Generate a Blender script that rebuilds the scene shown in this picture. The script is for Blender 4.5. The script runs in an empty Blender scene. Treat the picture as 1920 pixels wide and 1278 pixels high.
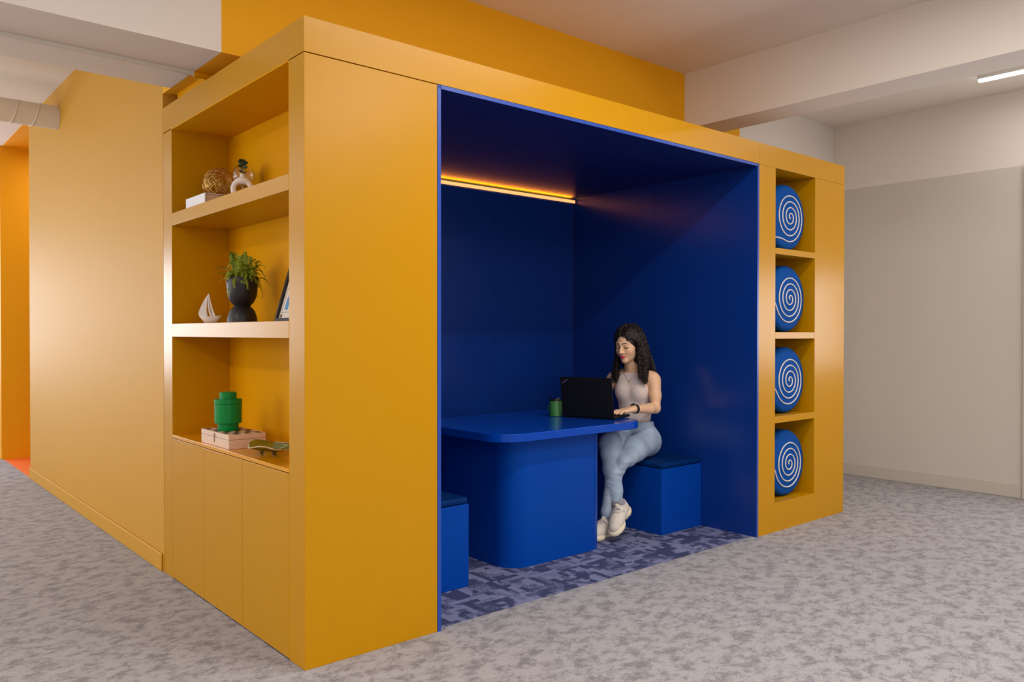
import bpy, bmesh, math, random
import numpy as np
from mathutils import Vector, Matrix
PI = math.pi
R = math.radians
rnd = random.Random(7)
scene = bpy.context.scene
col = scene.collection
scene.view_settings.view_transform = 'Standard'
scene.view_settings.look = 'None'
scene.view_settings.exposure = -0.12
scene.cycles.use_denoising = True
scene.cycles.max_bounces = 10
scene.cycles.diffuse_bounces = 5
scene.cycles.sample_clamp_indirect = 6.0
scene.cycles.caustics_reflective = False
scene.cycles.caustics_refractive = False

# ------------------------------------------------------------------ materials
def lin(r, g, b):
    f = lambda c: ((c/255.0)/12.92 if c <= 10 else ((c/255.0+0.055)/1.055)**2.4)
    return (f(r), f(g), f(b), 1.0)

def mat(name, color, rough=0.5, metal=0.0, spec=0.5, vary=0.03, vscale=6.0, bump=0.0, bscale=200.0,
        coat=0.0, coat_rough=0.1, tint=None, trans=0.0, ior=1.45, emit=None, estr=0.0, sheen=0.0):
    m = bpy.data.materials.new(name); m.use_nodes = True
    nt = m.node_tree; b = nt.nodes['Principled BSDF']
    b.inputs['Roughness'].default_value = rough
    b.inputs['Metallic'].default_value = metal
    b.inputs['Specular IOR Level'].default_value = spec
    b.inputs['Coat Weight'].default_value = coat
    b.inputs['Coat Roughness'].default_value = coat_rough
    b.inputs['Transmission Weight'].default_value = trans
    b.inputs['IOR'].default_value = ior
    b.inputs['Sheen Weight'].default_value = sheen
    if tint: b.inputs['Specular Tint'].default_value = (*tint, 1)
    tc = nt.nodes.new('ShaderNodeTexCoord')
    if vary > 0:
        n = nt.nodes.new('ShaderNodeTexNoise'); n.inputs['Scale'].default_value = vscale; n.inputs['Detail'].default_value = 4
        nt.links.new(tc.outputs['Object'], n.inputs['Vector'])
        mx = nt.nodes.new('ShaderNodeMix'); mx.data_type = 'RGBA'
        c = Vector(color[:3])
        mx.inputs[6].default_value = (*(c*(1-vary)), 1); mx.inputs[7].default_value = (*(c*(1+vary)), 1)
        nt.links.new(n.outputs['Fac'], mx.inputs[0]); nt.links.new(mx.outputs[2], b.inputs['Base Color'])
    else:
        b.inputs['Base Color'].default_value = color
    if bump > 0:
        n2 = nt.nodes.new('ShaderNodeTexNoise'); n2.inputs['Scale'].default_value = bscale; n2.inputs['Detail'].default_value = 3
        nt.links.new(tc.outputs['Object'], n2.inputs['Vector'])
        bp = nt.nodes.new('ShaderNodeBump'); bp.inputs['Strength'].default_value = bump; bp.inputs['Distance'].default_value = 0.002
        nt.links.new(n2.outputs['Fac'], bp.inputs['Height']); nt.links.new(bp.outputs['Normal'], b.inputs['Normal'])
    if emit:
        b.inputs['Emission Color'].default_value = emit; b.inputs['Emission Strength'].default_value = estr
    return m

YEL = (0.53, 0.253, 0.0001, 1)
M = {}
M['yellow'] = mat('yellow_lacquer', YEL, rough=0.29, spec=0.30, vary=0.015, bump=0.02, bscale=30)
M['yellow_in'] = mat('yellow_satin', (0.72, 0.33, 0.0002, 1), rough=0.5, spec=0.12, vary=0.015, tint=(1.0, 0.7, 0.15))
M['yellow_counter'] = mat('yellow_gloss', (0.70, 0.31, 0.002, 1), rough=0.12, spec=0.5, vary=0.01)
M['yellow_wall'] = mat('yellow_wall_paint', (0.84, 0.41, 0.004, 1), rough=0.62, spec=0.3, vary=0.02, bump=0.05, bscale=120)
M['yellow_side'] = mat('yellow_corridor_paint', (0.58, 0.29, 0.02, 1), rough=0.60, spec=0.42, vary=0.02, bump=0.03, bscale=40)
M['orange_wall'] = mat('orange_wall_paint', (0.80, 0.345, 0.0, 1), rough=0.6, spec=0.3, vary=0.02)
M['orange_floor'] = mat('orange_floor', (0.85, 0.17, 0.03, 1), rough=0.5, vary=0.03)
M['white'] = mat('white_wall_paint', (0.77, 0.73, 0.69, 1), rough=0.75, spec=0.25, vary=0.012, vscale=2, bump=0.04, bscale=150)
M['ceil'] = mat('white_ceiling_paint', (0.80, 0.75, 0.70, 1), rough=0.85, spec=0.2, vary=0.012, vscale=2)
M['beige'] = mat('warm_grey_wall_paint', (0.60, 0.58, 0.545, 1), rough=0.6, spec=0.3, vary=0.012, vscale=2)
M['base_grey'] = mat('grey_gloss_paint', (0.56, 0.53, 0.49, 1), rough=0.4, spec=0.4, vary=0.01)
BLU = (0.002, 0.036, 0.30, 1)
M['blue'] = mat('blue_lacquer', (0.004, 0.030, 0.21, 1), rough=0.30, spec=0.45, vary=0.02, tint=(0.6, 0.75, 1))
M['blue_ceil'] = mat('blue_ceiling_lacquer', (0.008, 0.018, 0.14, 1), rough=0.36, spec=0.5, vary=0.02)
M['blue_side'] = mat('blue_side_lacquer', (0.003, 0.032, 0.23, 1), rough=0.25, spec=0.6, vary=0.02)
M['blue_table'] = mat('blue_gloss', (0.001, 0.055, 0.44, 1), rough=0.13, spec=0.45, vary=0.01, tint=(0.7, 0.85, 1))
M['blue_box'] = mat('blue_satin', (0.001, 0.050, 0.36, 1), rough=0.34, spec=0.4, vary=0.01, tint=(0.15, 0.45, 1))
M['blue_trim'] = mat('blue_edge_trim', (0.02, 0.07, 0.40, 1), rough=0.30, spec=0.5, vary=0.01)
M['velvet'] = mat('blue_velvet', (0.001, 0.022, 0.12, 1), rough=0.6, spec=0.3, vary=0.25, vscale=25, tint=(0.1, 0.4, 1), bump=0.2, bscale=60)
M['cushion'] = mat('blue_fabric', (0.003, 0.068, 0.33, 1), rough=0.8, spec=0.1, vary=0.06, vscale=20, bump=0.25, bscale=350)
M['cord'] = mat('white_cord', (0.72, 0.68, 0.66, 1), rough=0.8, vary=0.05, vscale=300)
M['ceramic'] = mat('white_ceramic', (0.80, 0.76, 0.73, 1), rough=0.45, vary=0.02)
M['paper'] = mat('page_edges', (0.72, 0.52, 0.36, 1), rough=0.8, vary=0.2, vscale=90)
M['book'] = mat('white_book_cover', (0.80, 0.80, 0.84, 1), rough=0.5, vary=0.02)
M['gold'] = mat('gold_wire', (0.62, 0.38, 0.11, 1), rough=0.3, metal=1.0, vary=0.1, vscale=40)
M['glass'] = mat('clear_glass', (0.97, 0.96, 0.93, 1), rough=0.02, trans=1.0, ior=1.45, vary=0)
M['leaf_dark'] = mat('dark_leaf', (0.03, 0.05, 0.012, 1), rough=0.5, vary=0.3, vscale=60)
M['pot'] = mat('black_pot', (0.012, 0.012, 0.015, 1), rough=0.42, vary=0.1)
M['soil'] = mat('soil', (0.02, 0.012, 0.006, 1), rough=0.9, vary=0.4, vscale=120)
M['frame'] = mat('black_frame', (0.015, 0.010, 0.012, 1), rough=0.4, vary=0.1)
M['mat_board'] = mat('mat_board', (0.80, 0.74, 0.68, 1), rough=0.7, vary=0.02)
M['ink'] = mat('dark_ink', (0.06, 0.06, 0.06, 1), rough=0.7, vary=0.05)
M['print_blue'] = mat('blue_print', (0.10, 0.32, 0.62, 1), rough=0.7, vary=0.3, vscale=50)
M['print_brown'] = mat('brown_print', (0.16, 0.10, 0.04, 1), rough=0.7, vary=0.4, vscale=120)
M['green_plastic'] = mat('green_plastic', (0.0, 0.22, 0.042, 1), rough=0.30, spec=0.3, vary=0.02)
M['wood'] = mat('pale_wood', (0.72, 0.52, 0.38, 1), rough=0.5, vary=0.08, vscale=14)
M['wood_dark'] = mat('dark_wood', (0.05, 0.03, 0.02, 1), rough=0.5, vary=0.1)
M['brass'] = mat('brass_latch', (0.35, 0.22, 0.08, 1), rough=0.4, metal=1.0, vary=0.1)
M['dish'] = mat('olive_glaze', (0.15, 0.14, 0.014, 1), rough=0.16, vary=0.7, vscale=16)
M['dish_rim'] = mat('pale_glaze', (0.50, 0.38, 0.20, 1), rough=0.2, vary=0.2, vscale=30)
M['black'] = mat('black_laptop', (0.006, 0.006, 0.0065, 1), rough=0.5, spec=0.3, vary=0.05)
M['screen'] = mat('dark_screen', (0.01, 0.012, 0.016, 1), rough=0.15, vary=0.0, emit=(0.6, 0.75, 1, 1), estr=0.12)
M['logo'] = mat('grey_logo', (0.22, 0.2, 0.30, 1), rough=0.4, vary=0.0)
M['red'] = mat('red_dot', (0.5, 0.01, 0.01, 1), rough=0.4, vary=0.0)
M['mug'] = mat('green_mug', (0.045, 0.20, 0.05, 1), rough=0.45, vary=0.05)
M['mug_lid'] = mat('black_mug_lid', (0.01, 0.01, 0.01, 1), rough=0.25, vary=0.05)
M['steel'] = mat('steel', (0.7, 0.68, 0.65, 1), rough=0.2, metal=1.0, vary=0.03)
M['jeans'] = None
M['top'] = mat('ribbed_jersey', (0.70, 0.60, 0.58, 1), rough=0.85, spec=0.2, vary=0.03, vscale=30, bump=0.15, bscale=300)
M['hair'] = mat('dark_brown_hair', (0.016, 0.011, 0.009, 1), rough=0.38, spec=0.5, vary=0.5, vscale=40)
M['shoe'] = mat('off_white_shoe', (0.66, 0.61, 0.55, 1), rough=0.7, vary=0.15, vscale=35, bump=0.2, bscale=160)
M['sole'] = mat('cream_sole', (0.76, 0.68, 0.53, 1), rough=0.6, vary=0.06, vscale=30)
M['shoe_grey'] = mat('grey_shoe_panel', (0.20, 0.19, 0.24, 1), rough=0.8, vary=0.1, vscale=60)
M['sock'] = mat('grey_sock', (0.27, 0.27, 0.31, 1), rough=0.9, vary=0.1, vscale=80, bump=0.2, bscale=400)
M['strap'] = mat('black_strap', (0.01, 0.01, 0.01, 1), rough=0.5, vary=0.05)
M['trunk'] = mat('white_trunking', (0.62, 0.60, 0.56, 1), rough=0.4, vary=0.02)
M['duct'] = mat('white_duct', (0.72, 0.66, 0.58, 1), rough=0.5, vary=0.03, vscale=5)
M['lamp_body'] = mat('white_lamp_body', (0.7, 0.69, 0.67, 1), rough=0.4, vary=0.01)
M['lamp_glow'] = mat('lamp_diffuser', (1, 1, 1, 1), rough=0.5, vary=0.0, emit=(1, 0.96, 0.9, 1), estr=9.0)
M['led_glow'] = mat('warm_led_diffuser', (1, 0.7, 0.4, 1), rough=0.5, vary=0.0, emit=(1.0, 0.22, 0.065, 1), estr=2.6)
M['win_frame'] = mat('white_window_frame', (0.75, 0.75, 0.75, 1), rough=0.4, vary=0.01)

def N(nt, typ, **kw):
    n = nt.nodes.new(typ)
    for k, v in kw.items():
        if k.startswith('i_'):
            n.inputs[k[2:].replace('_', ' ')].default_value = v
        else: setattr(n, k, v)
    return n

def ramp(nt, fac, stops):
    r = nt.nodes.new('ShaderNodeValToRGB')
    els = r.color_ramp.elements
    while len(els) < len(stops): els.new(0.5)
    for e, (p, c) in zip(els, stops):
        e.position = p; e.color = c if len(c) == 4 else (*c, 1)
    nt.links.new(fac, r.inputs[0]); return r

def mixc(nt, fac, a, b, blend='MIX'):
    m = nt.nodes.new('ShaderNodeMix'); m.data_type = 'RGBA'; m.blend_type = blend
    for sock, v in ((m.inputs[0], fac), (m.inputs[6], a), (m.inputs[7], b)):
        if hasattr(v, 'is_output'): nt.links.new(v, sock)
        elif isinstance(v, (int, float)): sock.default_value = v
        else: sock.default_value = (*v[:3], 1)
    return m.outputs[2]

def carpet_grey():
    m = bpy.data.materials.new('grey_mottled_carpet'); m.use_nodes = True
    nt = m.node_tree; b = nt.nodes['Principled BSDF']; L = nt.links
    b.inputs['Roughness'].default_value = 0.95; b.inputs['Specular IOR Level'].default_value = 0.15
    b.inputs['Sheen Weight'].default_value = 0.15
    tc = N(nt, 'ShaderNodeTexCoord')
    mp = N(nt, 'ShaderNodeMapping'); mp.inputs['Scale'].default_value = (0.85, 1.1, 1)
    mp.inputs['Rotation'].default_value = (0, 0, R(-28))
    L.new(tc.outputs['Object'], mp.inputs['Vector'])
    n1 = N(nt, 'ShaderNodeTexNoise'); n1.inputs['Scale'].default_value = 13.0; n1.inputs['Detail'].default_value = 12; n1.inputs['Roughness'].default_value = 0.78
    n1.inputs['Distortion'].default_value = 0.1
    L.new(mp.outputs[0], n1.inputs['Vector'])
    r1 = ramp(nt, n1.outputs['Fac'], [(0.415, (0, 0, 0)), (0.53, (1, 1, 1))])
    n2 = N(nt, 'ShaderNodeTexNoise'); n2.inputs['Scale'].default_value = 1.1; n2.inputs['Detail'].default_value = 3
    L.new(tc.outputs['Object'], n2.inputs['Vector'])
    warm = mixc(nt, n2.outputs['Fac'], (0.180, 0.168, 0.190), (0.195, 0.188, 0.205))
    light = mixc(nt, n2.outputs['Fac'], (0.335, 0.325, 0.36), (0.36, 0.355, 0.38))
    c = mixc(nt, r1.outputs[0], warm, light)
    n3 = N(nt, 'ShaderNodeTexNoise'); n3.inputs['Scale'].default_value = 240; n3.inputs['Detail'].default_value = 2
    L.new(tc.outputs['Object'], n3.inputs['Vector'])
    r3 = ramp(nt, n3.outputs['Fac'], [(0.25, (0.72, 0.72, 0.72)), (0.75, (1.22, 1.22, 1.22))])
    c2 = mixc(nt, 1.0, c, r3.outputs[0], 'MULTIPLY')
    # ribbed pile
    w = N(nt, 'ShaderNodeTexWave'); w.inputs['Scale'].default_value = 60; w.inputs['Distortion'].default_value = 1.0; w.bands_direction = 'Y'
    L.new(tc.outputs['Object'], w.inputs['Vector'])
    r4 = ramp(nt, w.outputs['Fac'], [(0.0, (0.9, 0.9, 0.9)), (1.0, (1.06, 1.06, 1.06))])
    c3 = mixc(nt, 1.0, c2, r4.outputs[0], 'MULTIPLY')
    L.new(c3, b.inputs['Base Color'])
    bp = N(nt, 'ShaderNodeBump'); bp.inputs['Strength'].default_value = 0.4; bp.inputs['Distance'].default_value = 0.004
    L.new(n3.outputs['Fac'], bp.inputs['Height']); L.new(bp.outputs[0], b.inputs['Normal'])
    return m
M['carpet'] = carpet_grey()

def carpet_blue():
    m = bpy.data.materials.new('blue_woven_carpet'); m.use_nodes = True
    nt = m.node_tree; b = nt.nodes['Principled BSDF']; L = nt.links
    b.inputs['Roughness'].default_value = 0.95; b.inputs['Specular IOR Level'].default_value = 0.15
    tc = N(nt, 'ShaderNodeTexCoord')
    nz = N(nt, 'ShaderNodeTexNoise'); nz.inputs['Scale'].default_value = 30; nz.inputs['Detail'].default_value = 5
    L.new(tc.outputs['Object'], nz.inputs['Vector'])
    v = N(nt, 'ShaderNodeVectorMath'); v.operation = 'MULTIPLY_ADD'
    L.new(nz.outputs['Color'], v.inputs[0]); v.inputs[1].default_value = (0.022, 0.022, 0); L.new(tc.outputs['Object'], v.inputs[2])
    outs = []
    for rz in (0, 90):
        mp = N(nt, 'ShaderNodeMapping'); mp.inputs['Rotation'].default_value = (0, 0, R(rz))
        mp.inputs['Location'].default_value = (0.013*rz, 0.37, 0)
        L.new(v.outputs[0], mp.inputs['Vector'])
        br = N(nt, 'ShaderNodeTexBrick'); br.offset = 0.37; br.squash = 0.8
        br.inputs['Scale'].default_value = 1.0; br.inputs['Brick Width'].default_value = 0.11; br.inputs['Row Height'].default_value = 0.036
        br.inputs['Mortar Size'].default_value = 0.0; br.inputs['Bias'].default_value = -0.1
        br.inputs['Color1'].default_value = (0, 0, 0, 1); br.inputs['Color2'].default_value = (1, 1, 1, 1); br.inputs['Mortar'].default_value = (0.6, 0.6, 0.6, 1)
        L.new(mp.outputs[0], br.inputs['Vector']); outs.append(br.outputs['Color'])
    ck = N(nt, 'ShaderNodeTexNoise'); ck.inputs['Scale'].default_value = 7; ck.inputs['Detail'].default_value = 1
    L.new(tc.outputs['Object'], ck.inputs['Vector'])
    rk = ramp(nt, ck.outputs['Fac'], [(0.48, (0, 0, 0)), (0.52, (1, 1, 1))])
    pat = mixc(nt, rk.outputs[0], outs[0], outs[1])
    n1 = N(nt, 'ShaderNodeTexNoise'); n1.inputs['Scale'].default_value = 55; n1.inputs['Detail'].default_value = 6; n1.inputs['Roughness'].default_value = 0.7
    L.new(tc.outputs['Object'], n1.inputs['Vector'])
    pat2 = mixc(nt, 0.45, n1.outputs['Fac'], pat)
    rr = ramp(nt, pat2, [(0.38, (0.045, 0.056, 0.13)), (0.58, (0.19, 0.21, 0.37))])
    n3 = N(nt, 'ShaderNodeTexNoise'); n3.inputs['Scale'].default_value = 240; n3.inputs['Detail'].default_value = 2
    L.new(tc.outputs['Object'], n3.inputs['Vector'])
    r3 = ramp(nt, n3.outputs['Fac'], [(0.25, (0.75, 0.75, 0.75)), (0.75, (1.2, 1.2, 1.2))])
    c2 = mixc(nt, 1.0, rr.outputs[0], r3.outputs[0], 'MULTIPLY')
    L.new(c2, b.inputs['Base Color'])
    bp = N(nt, 'ShaderNodeBump'); bp.inputs['Strength'].default_value = 0.4; bp.inputs['Distance'].default_value = 0.003
    L.new(n3.outputs['Fac'], bp.inputs['Height']); L.new(bp.outputs[0], b.inputs['Normal'])
    return m
M['carpet_blue'] = carpet_blue()

def jeans_mat():
    m = bpy.data.materials.new('light_denim'); m.use_nodes = True
    nt = m.node_tree; b = nt.nodes['Principled BSDF']; L = nt.links
    b.inputs['Roughness'].default_value = 0.85; b.inputs['Specular IOR Level'].default_value = 0.2
    tc = N(nt, 'ShaderNodeTexCoord')
    n = N(nt, 'ShaderNodeTexNoise'); n.inputs['Scale'].default_value = 7; n.inputs['Detail'].default_value = 5
    L.new(tc.outputs['Object'], n.inputs['Vector'])
    r = ramp(nt, n.outputs['Fac'], [(0.3, (0.25, 0.335, 0.47)), (0.55, (0.36, 0.46, 0.60)), (0.75, (0.48, 0.56, 0.67))])
    L.new(r.outputs[0], b.inputs['Base Color'])
    n2 = N(nt, 'ShaderNodeTexNoise'); n2.inputs['Scale'].default_value = 26; n2.inputs['Detail'].default_value = 4
    mp = N(nt, 'ShaderNodeMapping'); mp.inputs['Scale'].default_value = (0.5, 1.0, 2.0)
    L.new(tc.outputs['Object'], mp.inputs['Vector']); L.new(mp.outputs[0], n2.inputs['Vector'])
    bp = N(nt, 'ShaderNodeBump'); bp.inputs['Strength'].default_value = 0.35; bp.inputs['Distance'].default_value = 0.012
    L.new(n2.outputs['Fac'], bp.inputs['Height']); L.new(bp.outputs[0], b.inputs['Normal'])
    return m
M['jeans'] = jeans_mat()

def skin_mat():
    m = bpy.data.materials.new('skin'); m.use_nodes = True
    nt = m.node_tree; b = nt.nodes['Principled BSDF']; L = nt.links
    b.inputs['Roughness'].default_value = 0.5; b.inputs['Specular IOR Level'].default_value = 0.35
    a = N(nt, 'ShaderNodeAttribute'); a.attribute_name = 'Col'
    L.new(a.outputs['Color'], b.inputs['Base Color'])
    return m
M['skin'] = skin_mat()

def fern_mat():
    m = bpy.data.materials.new('fern_green'); m.use_nodes = True
    nt = m.node_tree; b = nt.nodes['Principled BSDF']; L = nt.links
    b.inputs['Roughness'].default_value = 0.55
    tc = N(nt, 'ShaderNodeTexCoord'); n = N(nt, 'ShaderNodeTexNoise'); n.inputs['Scale'].default_value = 18
    L.new(tc.outputs['Object'], n.inputs['Vector'])
    r = ramp(nt, n.outputs['Fac'], [(0.3, (0.10, 0.15, 0.010)), (0.5, (0.24, 0.33, 0.02)), (0.72, (0.46, 0.52, 0.035))])
    L.new(r.outputs[0], b.inputs['Base Color'])
    return m
M['fern'] = fern_mat()

# ------------------------------------------------------------------ mesh helpers
class MB:
    def __init__(s): s.v = []; s.f = []; s.smooth = False
    def add(s, vs, fs):
        n = len(s.v); s.v += [tuple(p) for p in vs]; s.f += [tuple(n+i for i in f) for f in fs]; return s
    def box(s, x0, x1, y0, y1, z0, z1):
        vs = [(x0,y0,z0),(x1,y0,z0),(x1,y1,z0),(x0,y1,z0),(x0,y0,z1),(x1,y0,z1),(x1,y1,z1),(x0,y1,z1)]
        return s.add(vs, [(0,3,2,1),(4,5,6,7),(0,1,5,4),(1,2,6,5),(2,3,7,6),(3,0,4,7)])
    def prism(s, poly, z0, z1):
        n = len(poly)
        vs = [(x,y,z0) for x,y in poly]+[(x,y,z1) for x,y in poly]
        fs = [tuple(reversed(range(n))), tuple(range(n,2*n))]+[(i,(i+1)%n,n+(i+1)%n,n+i) for i in range(n)]
        return s.add(vs, fs)
    def tube(s, pts, r, seg=8, caps=True, closed=False):
        pts = [Vector(p) for p in pts]; n = len(pts)
        rr = r if hasattr(r, '__len__') else [r]*n
        up = None; rings = []
        for i, p in enumerate(pts):
            if closed: t = pts[(i+1)%n]-pts[i-1]
            else: t = pts[min(i+1,n-1)]-pts[max(i-1,0)]
            if t.length < 1e-9: t = Vector((0,0,1))
            t.normalize()
            if up is None:
                up = Vector((0,0,1)) if abs(t.z) < 0.9 else Vector((1,0,0))
            a = (up - t*up.dot(t))
            if a.length < 1e-6: a = t.orthogonal()
            a.normalize(); up = a; bb = t.cross(a)
            rings.append([p+(a*math.cos(2*PI*k/seg)+bb*math.sin(2*PI*k/seg))*rr[i] for k in range(seg)])
        vs = [q for ring in rings for q in ring]; fs = []
        for i in range(n if closed else n-1):
            j = (i+1) % n
            for k in range(seg):
                fs.append((i*seg+k, i*seg+(k+1)%seg, j*seg+(k+1)%seg, j*seg+k))
        if caps and not closed:
            fs.append(tuple(reversed(range(seg)))); fs.append(tuple((n-1)*seg+k for k in range(seg)))
        return s.add(vs, fs)
    def lathe(s, prof, cx=0, cy=0, seg=40):
        vs = []; fs = []
        for r, z in prof:
            for k in range(seg):
                a = 2*PI*k/seg; vs.append((cx+r*math.cos(a), cy+r*math.sin(a), z))
        for i in range(len(prof)-1):
            for k in range(seg):
                fs.append((i*seg+k, i*seg+(k+1)%seg, (i+1)*seg+(k+1)%seg, (i+1)*seg+k))
        if prof[0][0] > 1e-6: fs.append(tuple(reversed(range(seg))))
        if prof[-1][0] > 1e-6: fs.append(tuple((len(prof)-1)*seg+k for k in range(seg)))
        return s.add(vs, fs)
    def xf(s, m):
        s.v = [tuple(m @ Vector(p)) for p in s.v]; return s

def base_of(o):
    return o.matrix_world.translation if o.parent is None else Vector((0,0,0))

def obj(name, mb, m, parent=None, local=False, bevel=0.0, smooth=None, seg=2, loc=None):
    """Links one mesh object. With a parent, vertices are given in world space (or in the parent's space when local)."""
    me = bpy.data.meshes.new(name)
    off = Vector((0,0,0))
    if parent is not None and not local:
        p = parent
        while p.parent: p = p.parent
        off = Vector(p.location)
    if loc is not None: off = Vector(loc)
    me.from_pydata([tuple(Vector(v)-off) for v in mb.v], [], mb.f)
    bmm = bmesh.new(); bmm.from_mesh(me)
    bmesh.ops.remove_doubles(bmm, verts=bmm.verts, dist=1e-6)
    bmesh.ops.recalc_face_normals(bmm, faces=bmm.faces); bmm.to_mesh(me); bmm.free()
    o = bpy.data.objects.new(name, me); col.objects.link(o)
    if loc is not None: o.location = loc
    if m is not None: me.materials.append(m)
    if parent is not None: o.parent = parent
    if bevel > 0:
        bv = o.modifiers.new('bevel', 'BEVEL'); bv.width = bevel; bv.segments = seg; bv.limit_method = 'ANGLE'; bv.angle_limit = R(40)
    if mb.smooth or smooth:
        a = smooth if smooth else 40
        me.polygons.foreach_set('use_smooth', [True]*len(me.polygons))
        try: me.set_sharp_from_angle(angle=R(a))
        except Exception: pass
    return o

def thing(name, label, cat, loc=(0,0,0), rotz=0.0, group=None):
    o = bpy.data.objects.new(name, None); col.objects.link(o); o.empty_display_size = 0.1
    o.location = loc; o.rotation_euler = (0,0,rotz); o['label'] = label; o['category'] = cat
    if group: o['group'] = group
    return o
def tag(o, label, cat, group=None):
    o['label'] = label; o['category'] = cat
    if group: o['group'] = group
    return o
def struct(name, mb, m, parent=None, **k):
    o = obj(name, mb, m, parent, **k)
    if parent is None: o['kind'] = 'structure'
    return o
def rrect(x0, x1, y0, y1, r, n=10):
    pts = []
    for cx, cy, a0 in ((x1-r,y0+r,-90),(x1-r,y1-r,0),(x0+r,y1-r,90),(x0+r,y0+r,180)):
        for i in range(n+1):
            a = R(a0+90*i/n); pts.append((cx+r*math.cos(a), cy+r*math.sin(a)))
    return pts

# ------------------------------------------------------------------ room
H = 2.5; ZC = 3.2; XR = 5.733; YW = 0.83
XL, YB, YF = -4.6, -6.6, 9.2
struct('floor', MB().prism([(XL,YB),(XR,YB),(XR,YW),(4.2,YW),(4.2,0.03),(0,0.03),(0,YF),(XL,YF)], -0.05, 0), M['carpet'])
struct('floor_booth', MB().box(0, 4.2, 0.03, 1.7, -0.05, 0), M['carpet_blue'])
struct('floor_alcove', MB().box(0, 1.6, 5.37, 6.76, -0.05, 0), M['orange_floor'])
struct('ceiling', MB().box(XL, XR+0.2, YB, 1.67, ZC, ZC+0.1).box(XL, 0, 1.67, YF, ZC, ZC+0.1), M['ceil'])
struct('ceiling_alcove', MB().box(0, 1.6, 5.37, 6.76, ZC-0.01, ZC+0.1), M['orange_wall'])
# corridor wall beyond the bookcase
struct('wall_corridor', MB().box(0, 0.15, 1.672, 5.37, 0, ZC), M['yellow_side'])
struct('baseboard_corridor', MB().box(-0.012, 0.0, 1.69, 5.37, 0, 0.098), M['yellow_side'], bevel=0.006)
struct('wall_alcove', MB().box(-0.02, 1.6, 6.76, 6.9, 0, ZC), M['orange_wall'])
struct('baseboard_alcove', MB().box(-0.02, 1.6, 6.748, 6.76, 0, 0.105), M['orange_wall'])
struct('wall_alcove_side', MB().box(1.6, 1.7, 5.3, 6.9, 0, ZC), M['orange_wall'])
struct('wall_corridor_far', MB().box(-0.02, 0.15, 6.9, YF, 0, ZC), M['white'])
struct('wall_left', MB().box(XL-0.15, XL, YB, 2.2, 0, ZC).box(XL-0.15, XL, 5.2, YF, 0, ZC).box(XL-0.15, XL, 2.2, 5.2, 0, 0.9).box(XL-0.15, XL, 2.2, 5.2, 2.5, ZC), M['white'])
w3 = struct('window_3', MB().box(XL-0.09, XL-0.03, 2.2, 5.2, 0.9, 0.96).box(XL-0.09, XL-0.03, 2.2, 5.2, 2.44, 2.5)
       .box(XL-0.09, XL-0.03, 2.2, 2.26, 0.961, 2.439).box(XL-0.09, XL-0.03, 5.14, 5.2, 0.961, 2.439).box(XL-0.09, XL-0.03, 3.68, 3.72, 0.961, 2.439), M['win_frame'])
struct('wall_behind', MB().box(XL, -3.4, YB-0.15, YB, 0, ZC).box(1.6, XR, YB-0.15, YB, 0, ZC).box(-3.4, 1.6, YB-0.15, YB, 0, 1.0).box(-3.4, 1.6, YB-0.15, YB, 2.7, ZC), M['white'])
w4 = struct('window_4', MB().box(-3.4, 1.6, YB-0.09, YB-0.03, 1.0, 1.06).box(-3.4, 1.6, YB-0.09, YB-0.03, 2.64, 2.7).box(-3.4, -3.34, YB-0.09, YB-0.03, 1.061, 2.639)
       .box(1.54, 1.6, YB-0.09, YB-0.03, 1.061, 2.639).box(-0.93, -0.87, YB-0.09, YB-0.03, 1.061, 2.639), M['win_frame'])
# end wall of the corridor with its window opening
struct('wall_end', MB().box(XL, -3.9, YF, YF+0.15, 0, ZC).box(-0.35, 0.15, YF, YF+0.15, 0, ZC)
       .box(-3.9, -0.35, YF, YF+0.15, 0, 0.75).box(-3.9, -0.35, YF, YF+0.15, 2.35, ZC), M['white'])
w1 = struct('window_1', MB().box(-3.9, -0.35, YF+0.03, YF+0.09, 0.75, 0.81).box(-3.9, -0.35, YF+0.03, YF+0.09, 2.29, 2.35)
       .box(-3.9, -3.84, YF+0.03, YF+0.09, 0.811, 2.289).box(-0.41, -0.35, YF+0.03, YF+0.09, 0.811, 2.289)
       .box(-2.15, -2.1, YF+0.03, YF+0.09, 0.811, 2.289), M['win_frame'])
# core walls above and beside the pod
struct('wall_core', MB().box(0, 4.14, YW, YW+0.1, 2.64, ZC), M['yellow_wall'])
struct('wall_core_soffit', MB().box(0.0, 4.14, YW, 1.67, 2.58, 2.64), M['yellow_wall'])
struct('wall_core_back', MB().box(0.1505, 4.14, 1.672, 1.76, 2.3, 2.579), M['yellow_wall'])
struct('wall_right_return', MB().box(4.14, XR, YW+0.05, YW+0.2, 0, ZC), M['white'])
struct('wall_right', MB().box(XR, XR+0.15, -0.69, 1.0, 0, 2.608).box(XR, XR+0.15, YB, -2.6, 0, 2.608)
       .box(XR, XR+0.15, -2.6, -0.80, 0, 0.95).box(XR, XR+0.15, -2.6, -0.80, 1.9, 2.608), M['beige'])
struct('wall_right_upper', MB().box(XR, XR+0.15, YB, 1.0, 2.608, ZC), M['white'])
struct('baseboard_right', MB().box(XR-0.014, XR, -0.685, YW+0.05, 0, 0.109), M['base_grey'], bevel=0.004)
struct('trim_1', MB().box(XR-0.03, XR+0.05, -0.80, -0.69, 0, 2.6), M['base_grey'], bevel=0.003)
w2 = struct('window_2', MB().box(XR+0.04, XR+0.1, -2.6, -0.8, 0.95, 1.0).box(XR+0.04, XR+0.1, -2.6, -0.8, 1.85, 1.9)
       .box(XR+0.04, XR+0.1, -2.6, -2.54, 1.001, 1.849).box(XR+0.04, XR+0.1, -0.86, -0.8, 1.001, 1.849), M['win_frame'])
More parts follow.
